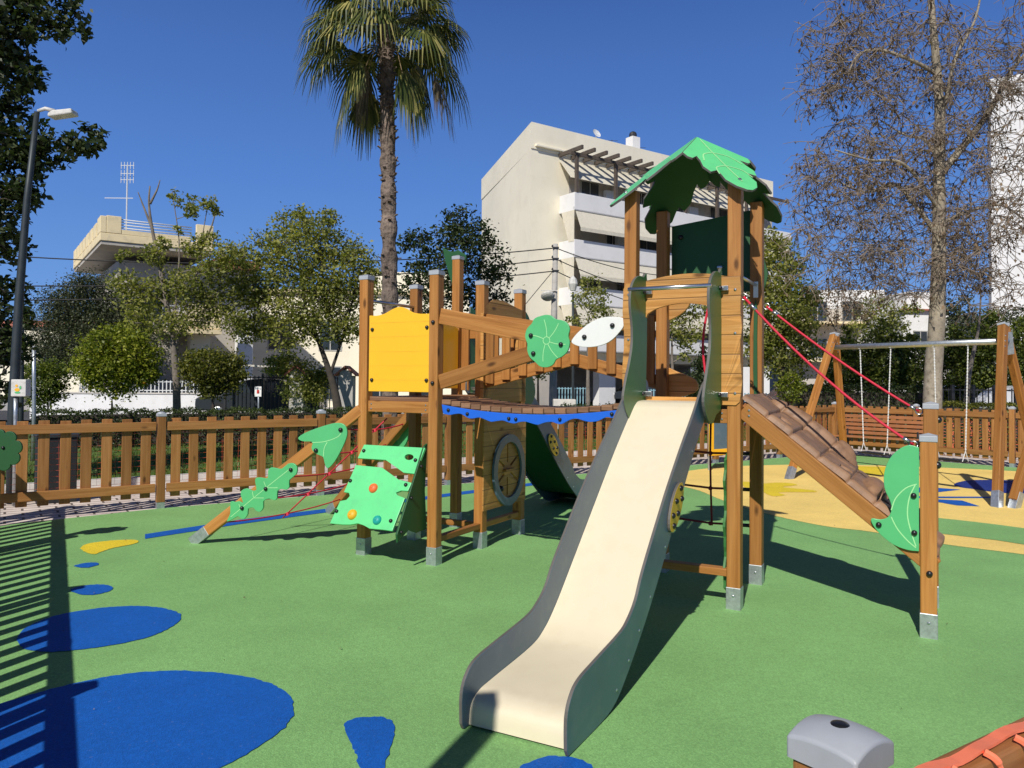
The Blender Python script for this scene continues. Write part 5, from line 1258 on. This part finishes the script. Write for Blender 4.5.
# roof floor pergola and slanting awning
pz = 15.0
for k in range(17):
    a_ = s0 - .1 + k * .95
    if a_ > sE: break
    p = H.bx('pergola_beam', 'dark_timber', a_, a_ + .14, pz + .02, pz + .24, .05, out + .75)
H.bx('pergola_beam', 'dark_timber', s0 - .3, sE, pz - .16, pz + .015, out - .12, out + .04)
for k in range(6):
    a_ = s0 + .1 + k * 3.1
    if a_ < sE: H.bx('pergola_post', 'dark_timber', a_, a_ + .18, 12.66, pz - .162, out - .13, out + .05)
H.quad('awning', 'awning', [(s0 - .1, 13.55, out - .2), (sE - 1, 13.55, out - .2), (sE - 1, 14.85, .1), (s0 - .1, 14.85, .1)], .03)
cs = F.px(633, 130, -2.85)[0]
cm = H.bx('chimney', 'plaster_white', cs - .35, cs + .35, ZT - .3, 18.6, -3.2, -2.5)
m = MB(); q0 = F.P(cs, 18.6, -2.85) - F.o; m.dome(q0, (0, 0, 1), .28, .25, 10, 3, skirt=.2); m.build('chimney_cowl', 'iron_dark', cm)
def dish(px, py, r):
    s_, z_ = F.px(px, py, -1.5); p = F.P(s_, z_, -1.5) - F.o; d = MB(); nn = Vector((.55, -.7, .45)).normalized(); u = nn.orthogonal().normalized(); w = nn.cross(u)
    i = len(d.v); k = 18; R_ = [0, .4, .75, 1]; 
    for ri in R_:
        for t in range(k): a = t / k * 6.2832; d.v.append(tuple(p + (u * math.cos(a) + w * math.sin(a)) * r * max(ri, .01) + nn * r * .28 * ri * ri))
    for j in range(3):
        for t in range(k): d.f.append((i + j * k + t, i + j * k + (t + 1) % k, i + (j + 1) * k + (t + 1) % k, i + (j + 1) * k + t)); d.uv.append([(0, 0)] * 4); d.mi.append(0)
    d.tube([p, p + Vector((0, .1, -r * 1.6))], .03, 6); d.tube([p, p + nn * r * .9], .015, 5); d.build('satellite_dish', 'iron_white', H.root)
dish(596, 134, .32)
m = MB()
for px_ in (612, 640):
    s_, z_ = F.px(px_, 128, -3); p = F.P(s_, ZT - .2, -3) - F.o; m.tube([p, p + Vector((0, 0, 1.6))], .02, 5)
    for z in (1.0, 1.3, 1.55): m.beam(p + Vector((-.4, 0, z)), p + Vector((.4, 0, z)), .02, .02)
m.build('aerial', 'iron_dark', H.root)
# --- cream villa on the left
V = House('villa', 'cream two-storey villa with a stepped roof terrace on the left', 97, 30, FD)
F = V.F; tz = lambda y: 1.5 + (379 - y) / FPX * 30
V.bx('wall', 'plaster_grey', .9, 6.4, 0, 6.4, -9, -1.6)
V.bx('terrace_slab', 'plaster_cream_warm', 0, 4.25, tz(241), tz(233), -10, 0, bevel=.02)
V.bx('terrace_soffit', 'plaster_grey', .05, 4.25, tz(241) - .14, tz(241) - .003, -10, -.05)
for k in range(8): V.bx('parapet_block', 'plaster_cream_warm', 0, .22, tz(232.7), tz(218) - (0 if k else -.08), -1.3 * k - .9, -1.3 * k, bevel=.02)
for (a_, b_, zt) in ((.0, .75, 215), (3.35, 4.25, 213.5)): V.bx('parapet_block', 'plaster_cream_warm', a_ + .221, b_, tz(232.7), tz(zt), -.18, 0, bevel=.02)
V.bx('parapet_block', 'plaster_cream_warm', .76, 3.34, tz(232.7), tz(228), -.18, -.01)
m = MB()
for y in (217.5, 220, 223, 226): m.tube([F.P(.7, tz(y), -.09) - F.o, F.P(3.4, tz(y), -.09) - F.o], .022, 6)
m.build('railing', 'iron_white', V.root, smooth=True)
V.bx('terrace_slab', 'plaster_cream_warm', 2.3, 4.6, tz(331), tz(326), -1.6, .2); V.bx('balcony_front', 'plaster_cream_warm', 3.3, 4.6, tz(325.8), tz(300), .0, .15, bevel=.02)
V.rail(2.3, 3.25, tz(325), tz(303), .1, 'iron_white')
V.bx('column', 'plaster_white', 5.6, 6.25, 0, tz(300), -1.5, -1.0)
V.bx('column', 'plaster_cream', 3.6, 4.4, 0, tz(331), -1.59, -.9)
V.window(1.6, 2.9, 3.4, 5.3, -1.59); V.window(4.9, 5.5, 1.2, 2.4, -1.59); 
V.bx('window', 'shutter_grey', 1.3, 2.6, .2, 2.5, -1.6, -1.55)
rf = V.bx('roof', 'roof_tile', 4.7, 6.6, 6.403, 6.8, -9.2, -1.2)
mast = D(126, 250, 31) ; mz = V.root
m = MB(); b_ = mast - F.o; b_.z = tz(233); topz = 1.5 + (379 - 165) / FPX * 31
m.tube([b_, Vector((b_.x, b_.y, topz))], .028, 6)
for z, w in ((topz - .02, .32), (topz - .35, .3), (topz - .6, .36)):
    for dx in (-.25, -.12, 0, .12, .25): m.beam(Vector((b_.x + dx, b_.y, z - .14)), Vector((b_.x + dx, b_.y, z + .14)), .018, .018)
    m.beam(Vector((b_.x - .27, b_.y, z)), Vector((b_.x + .27, b_.y, z)), .02, .02)
m.beam(Vector((b_.x - .9, b_.y, topz - 1.35)), Vector((b_.x + .25, b_.y, topz - 1.35)), .025, .025)
m.build('aerial', 'iron_white', V.root)
# --- low cream building behind the palm
W = House('house', 'long cream house half hidden behind the palm and the wide leafy tree', 247, 40, Vector((1, .12, 0)))
W.bx('wall', 'plaster_cream', 0, 11.5, 0, 6.2, -9, 0); W.bx('wall', 'plaster_cream', 5.6, 10.6, 6.203, 7.3, -8, -.3)
W.bx('cornice', 'plaster_cream_warm', -.1, 11.6, 6.05, 6.2, .003, .25)
for a_ in (1.0, 3.6, 6.2, 8.8): W.window(a_, a_ + 1.2, 3.0, 4.6, .0); W.window(a_, a_ + 1.2, .4, 2.2, .0)
# --- white tower block at the right edge
Tb = House('apartment_building', 'plain white tower block at the right edge behind the plane tree', 992, 40, Vector((.86, -.52, 0)))
Tb.bx('wall', 'plaster_white', 0, 10, 0, 17.1, -12, 0); 
for z in (2.8, 5.6, 8.4, 11.2, 14.0):
    Tb.window(3.2, 4.6, z - 1.6, z - .2, 0); Tb.bx('balcony', 'plaster_white', 5.5, 10, z - 1.1, z, .003, 1.2)
Tb.bx('parapet', 'plaster_white', -.05, 10.1, 17.1, 17.5, -12, .06)
# --- distant houses between the tree trunks
C1 = House('house', 'distant stepped house with brown balconies right of the dense green tree', 796, 56, Vector((1, -.12, 0)))
C1.bx('wall', 'plaster_grey', 0, 9, 0, 6.9, -9, 0); C1.bx('wall', 'plaster_white', 1.5, 6.5, 6.9, 8.4, -8, -1)
for z in (3.2, 5.9):
    C1.bx('balcony', 'plaster_cream_warm', -.2, 9.2, z - .15, z, .003, 1.4); C1.rail(-.2, 9.2, z + .02, z + .9, 1.3, 'dark_timber', .25)
    for a_ in (.8, 3.2, 5.8): C1.window(a_, a_ + 1.4, z + .1, z + 1.6, 0)
C2 = House('house', 'small white house showing left of the plane trunk', 903, 50, Vector((1, .1, 0)))
C2.bx('wall', 'plaster_white', 0, 3.2, 0, 6.3, -7, 0); C2.bx('wall', 'plaster_white', .6, 2.4, 6.3, 7.6, -5, -.5)
C2.window(.7, 1.7, 3.6, 5.0, 0); C2.bx('roof', 'roof_tile', -.2, 3.4, 6.3, 6.4, .003, .3)
C3 = House('house', 'pale house right of the plane trunk', 938, 52, Vector((1, 0, 0)))
C3.bx('wall', 'plaster_cream', 0, 6, 0, 6.2, -7, 0); C3.window(1, 2.4, 3, 4.4, 0)
C4 = House('house', 'distant white house roof seen between the palm and the tower', 700, 85, Vector((1, 0, 0)))
C4.bx('wall', 'plaster_white', 0, 30, 0, 7, -8, 0)
for a_ in range(1, 28, 4): C4.window(a_, a_ + 1.8, 3.4, 5.4, 0)
C5 = House('house', 'distant pale house seen low behind the olive tree', -60, 60, Vector((1, 0, 0)))
C5.bx('wall', 'plaster_cream', -14, 16, 0, 5.4, -8, 0); C5.bx('roof', 'roof_tile', -14.2, 16.2, 5.403, 5.9, -8.2, .3)
for a_ in range(-12, 15, 4): C5.window(a_, a_ + 1.8, 2.4, 4.2, 0)
# --- garden wall, railings and gates along the street
def railing(name, label, A, Bp, z0, z1, mat, step=.13, r=.012, cat='railing', posts=0):
    A = Vector((A.x, A.y, 0)); Bp = Vector((Bp.x, Bp.y, 0)); d = Bp - A; n = int(d.length / step); r_ = empty(name, A, label, cat)
    m = MB(); m.beam((0, 0, z1 - .05), d + Vector((0, 0, z1 - .05)), .03, .035); m.beam((0, 0, z0 + .08), d + Vector((0, 0, z0 + .08)), .03, .035)
    for k in range(n + 1): p = d * (k / n); m.beam(p + Vector((0, 0, z0)), p + Vector((0, 0, z1)), 2 * r, 2 * r, (1, 0, 0))
    m.build('bars', mat, r_)
    for k in range(posts + 1 if posts else 0):
        p = d * (k / posts); MB().beam(p + Vector((0, 0, 0)), p + Vector((0, 0, z1 + .08)), .07, .07, (1, 0, 0)).build('post', mat, r_)
    return r_
Wm = Frame(D(30, 400, 27), Vector((1, .12, 0)))
m = MB(); prism(m, [Wm.P(a, 0, o) - Wm.o for a, o in ((0, 0), (6.1, 0), (6.1, -.25), (0, -.25))], 0, .93)
gw = empty('garden_wall', Wm.o, 'low white garden wall under the orange tree', 'wall'); m.build('wall', 'wall_white', gw)
m = MB(); prism(m, [Wm.P(a, 0, o) - Wm.o for a, o in ((-.03, .03), (6.13, .03), (6.13, -.28), (-.03, -.28))], .933, .98); m.build('coping', 'kerb_stone', gw)
railing('railing', 'white bar railing standing on the low white garden wall', Wm.P(1.6, 0, -.12), Wm.P(6.0, 0, -.12), .98, 1.42, 'iron_white', .13, .016)
m = MB(); prism(m, [Wm.P(a, 0, o) - Wm.o for a, o in ((1.0, -1.5), (2.2, -1.5), (2.2, -4), (1.0, -4))], 0, 2.3)
hut = empty('stone_pier', Wm.o, 'sunlit cream masonry pier above the white garden wall', 'pier'); m.build('wall', 'plaster_cream', hut)
railing('railing', 'dark iron bar fence in front of the parked car on the left', D(234, 400, 24), D(345, 400, 25), 0, 1.6, 'iron_dark', .12, .012, posts=4)
# little gate pillars with tiled hats
for i, (px_, lab) in enumerate(((298, 'little grey gate pillar with a pink tiled cap, nearer the dark bush'), (347, 'little grey gate pillar with a pink tiled cap, beside the wide tree trunk'))):
    p = D(px_, 400, 23); p.z = 0; g_ = empty('gate_pillar', p, lab, 'pillar', 'gate pillars with tiled caps')
    MB().beam((0, 0, 0), (0, 0, 1.62), .42, .42, (0, 1, 0)).build('pillar', 'concrete', g_)
    m = MB()
    for sg in (-1, 1): m.beam((sg * .33, 0, 1.62), (0, 0, 1.9), .62, .045, (0, 0, 1))
    m.build('roof', 'roof_tile', g_)
    MB().beam((0, -.2, 1.6), (0, -.2, 1.78), .36, .03, (0, 1, 0)).build('gable', 'concrete', g_)
# carport
p = D(236, 400, 26.5); p.z = 0; cp_ = empty('carport', p, 'flat carport roof on thin posts beside the villa', 'carport')
ex = Vector((1, .1, 0)).normalized(); MB().beam(Vector((0, 0, 1.98)), ex * 2.9 + Vector((0, 0, 1.82)), 3, .06).build('roof', 'kerb_stone', cp_)
for k in (.1, 1.4, 2.8): MB().beam(ex * k + Vector((0, -1.3, 0)), ex * k + Vector((0, -1.3, 1.86)), .07, .07, (0, 1, 0)).build('post', 'iron_dark', cp_)
def car(label, at, rz, paint):
    r_ = empty('parked_car', at, label, 'car', None, rz)
    side = cr([(-2.05, 0, .35), (-2.08, 0, .62), (-1.95, 0, .82), (-1.2, 0, .92), (-.55, 0, 1.38), (.75, 0, 1.42), (1.55, 0, 1.05), (2.0, 0, .95), (2.1, 0, .6), (2.05, 0, .33)], 4)
    P = [Vector((p.x, -.83, p.z)) for p in side]
    m = MB(); m.plate(P, (0, -1, 0), 1.66); m.build('body', paint, r_, bevel=.08, seg=3)
    for y in (-.832, .832):
        m = MB(); Q = [Vector((x, y, z)) for x, z in ((-1.0, .95), (-.5, 1.3), (.7, 1.34), (1.3, 1.02))]; m.plate(Q, (0, -1 if y < 0 else 1, 0), .01); m.build('window', 'window_glass', r_)
    for x in (-1.3, 1.35):
        for y in (-.78, .78):
            w = MB(); w.tube([(x, y - .1, .31), (x, y + .1, .31)], .31, 20); w_ = w.build('wheel', 'rubber_black', r_, smooth='auto')
            h = MB(); h.dome((x, y + (-.105 if y < 0 else .105), .31), (0, -1 if y < 0 else 1, 0), .18, .02, 14, 3); h.build('hubcap', 'steel', w_)
    for y in (-.6, .6): MB().dome((-2.07, y, .66), (-1, 0, 0), .1, .05, 10, 3).build('headlight', 'iron_white', r_)
car('dark car parked under the carport on the left', D(262, 400, 27.5) * Vector((1, 1, 0)) if False else Vector((D(262, 400, 27.5).x, 27.5, .05)), R(8), 'car_dark')
car('dark car in the shade under the apartment block', Vector((D(640, 400, 50).x, 50, .06)), R(15), 'car_dark')
car('red car parked behind the right hedge', Vector((D(806, 400, 25.5).x, 25.5, .02)), R(5), 'car_red')
car('white car behind the iron railing at the right edge', Vector((D(1030, 400, 20.5).x, 20.5, .03)), R(10), 'car_white')
car('grey-dark car between the conifers at right', Vector((D(958, 400, 27).x, 27, .05)), R(4), 'car_dark')
railing('railing', 'pale blue metal railing before the apartment block parking', D(556, 400, 33), D(586, 400, 33.5), 0, 1.25, 'iron_blue', .13, .02)
railing('railing', 'pale blue railing seen through the tower doorway', D(643, 400, 33), D(690, 400, 34), 0, 1.2, 'iron_blue', .13, .02)
railing('railing', 'teal railing seen left of the swing frame', D(745, 400, 27), D(815, 400, 27), .1, 1.15, 'iron_blue', .12, .02)
railing('railing', 'dark iron railing behind the low rough hedge on the right', D(932, 400, 19.6), D(1060, 400, 18.6), .2, 1.42, 'iron_dark', .12, .011, posts=6)
p = D(562, 405, 24); p.z = 0; sb_ = empty('stone_block', p, 'pale stone block beside the grey utility pole', 'block'); MB().beam((-.28, 0, .0), (-.28, 0, .0) if False else (.42, 0, 0), .5, 1.0).build('block', 'kerb_stone', sb_, bevel=.03)
sb_.location.z = .45
# --- poles and cables
def pole(name, label, pts, Y, r0, r1, mat, cat='pole'):
    P = [D(x, y, Y) for x, y in pts]; base = Vector((P[0].x, P[0].y, 0)); r_ = empty(name, base, label, cat)
    n = len(P); m = MB(); m.tube([Vector((0, 0, 0))] + [p - base for p in P], [r0] + [r0 + (r1 - r0) * i / (n - 1) for i in range(n)], 12); m.build('pole', mat, r_, smooth=True); return r_, base, P
up_o, ub, uP = pole('utility_pole', 'grey concrete utility pole in front of the apartment block', [(553, 400), (554, 320), (555.5, 244)], 28, .15, .09, 'concrete')
m = MB()
for y in (248, 259, 271): q = D(555.5, y, 28) - ub; m.beam(q + Vector((-.12, -.1, 0)), q + Vector((.12, -.1, 0)), .06, .05); m.dome(q + Vector((-.12, -.1, .02)), (0, 0, 1), .035, .09, 8, 3)
m.build('insulator', 'iron_dark', up_o)
m = MB(); q = D(549, 291, 28) - ub; m.dome(q + Vector((-.05, -.2, -.2)), (0, -.6, -.8), .26, .12, 14, 4); m.beam(q + Vector((-.3, -.15, .0)), q + Vector((.3, -.15, 0)), .03, .03); m.build('lamp_shade', 'lamp_head', up_o)
lp2, lb2, _ = pole('street_lamp', 'thin black park lamp with a white lantern right of the utility pole', [(573, 400), (573, 340), (573, 292)], 25, .05, .035, 'lamp_metal', 'street lamp')
m = MB(); q = D(573, 284, 25) - lb2; m.tube([q + Vector((0, 0, -.22)), q, q + Vector((0, 0, .14)), q + Vector((0, 0, .26))], [.09, .16, .13, .03], 10); m.build('lantern', 'lamp_head', lp2)
def cable(label, A, Bp, sagv, r=.018):
    P = [A.lerp(Bp, t) + Vector((0, 0, -4 * sagv * t * (1 - t))) for t in np.linspace(0, 1, 24)]
    m = MB(); o = Vector((A.x, A.y, 0)); m.tube([p - o for p in P], r, 5); c = m.build('power_cable', 'cable_black', None, smooth=True); c.location = o
    tag(c, label, 'cable', 'power cables on the utility pole')
for y1, y2, yr, sg, wl_ in ((252.5, 248, 276, .45, 'topmost'), (285, 259, 298, .35, 'middle'), (300, 271, 314, .3, 'lowest')):
    cable('%s black cable running left from the grey utility pole' % wl_, D(-40, y1, 24), D(555, y2, 28), sg, .020)
    cable('%s black cable sagging right from the grey utility pole' % wl_, D(556, y2, 28), D(700, yr, 37), .35, .018)
m = MB(); A, B_ = D(553, 271, 28), D(519, 312, 31); m.tube([A - ub, B_ - ub], .014, 5); m.build('stay_wire', 'cable_black', up_o)
lamp, lb, lP = pole('street_lamp', 'tall leaning dark street lamp with a pale head at the left edge', [(13, 410), (19, 300), (27, 200), (37, 112)], 9.2, .058, .03, 'lamp_metal', 'street lamp')
q = D(38, 111, 9.2) - lb
m = MB(); m.tube([q, q + Vector((.09, 0, .03)), q + Vector((.2, 0, .0))], [.02, .024, .026], 8); m.build('arm', 'lamp_head', lamp, smooth=True)
m = MB(); hx = D(64, 115, 9.2) - lb; m.plate([hx + Vector((-.155, -.08, -.045)), hx + Vector((.14, -.08, .0)), hx + Vector((.125, -.08, .06)), hx + Vector((-.10, -.08, .035)), hx + Vector((-.155, -.08, .0))], (0, -1, 0), .16); m.build('lamp_head', 'lamp_head', lamp, bevel=.015)
pole('pole', 'grey metal pole left of the white sign box', [(21, 412), (22, 350), (22, 235)], 14, .045, .03, 'lamp_metal')
pole('pole', 'short grey metal post right of the white sign box', [(34, 412), (34, 380), (34, 346)], 13.5, .032, .032, 'galvanised')
sg_, sb0, _ = pole('notice_box', 'white notice box with a green and yellow picture on a thin post', [(15.5, 430), (15.5, 415), (15.5, 398)], 9.0, .022, .022, 'galvanised', 'sign')
q = D(21, 388, 9.0) - sb0
MB().beam(q + Vector((0, 0, -.098)), q + Vector((0, 0, .10)), .175, .10, (0, 1, 0)).build('box', 'lamp_head', sg_, bevel=.008)
m = MB(); 
def disc(c, rx, rz, k=14): return [c + Vector((rx * math.cos(t), 0, rz * math.sin(t))) for t in np.linspace(0, 2 * math.pi, k, False)]
m.plate(disc(q + Vector((-.012, -.0535, -.02)), .03, .02), (0, -1, 0), .002); m.plate(disc(q + Vector((-.02, -.0535, .027)), .015, .015), (0, -1, 0), .002); m.build('picture', 'hold_yellow', sg_)
m = MB(); m.plate(disc(q + Vector((-.007, -.0535, -.052)), .034, .012), (0, -1, 0), .002); m.plate(disc(q + Vector((.025, -.0535, .005)), .012, .02), (0, -1, 0), .002); m.build('picture', 'green_mid', sg_)
ps, pb0, _ = pole('road_sign', 'small white and red sign on a thin post before the dark iron fence', [(258.5, 412), (258.5, 405), (258.5, 386)], 23, .025, .025, 'galvanised', 'sign')
q = D(258.5, 391.5, 23) - pb0; MB().beam(q + Vector((0, -.04, -.15)), q + Vector((0, -.04, .15)), .2, .01, (0, 1, 0)).build('sign_plate', 'wall_white', ps)
MB().beam(q + Vector((0, -.047, -.06)), q + Vector((0, -.047, .05)), .07, .004, (0, 1, 0)).build('sign_mark', 'sign_red', ps)
# dark litter bin behind the fence
p = K1 - FD * .95 + FL * 1.3; p.z = -.012; bn = empty('litter_bin', p, 'dark square litter bin behind the back fence', 'litter bin')
MB().beam((0, 0, 0), (0, 0, .78), .42, .42, FL).build('body', 'iron_dark', bn, bevel=.01)
MB().beam((0, 0, .783), (0, 0, .83), .46, .46, FL).build('lid', 'lamp_metal', bn, bevel=.01)
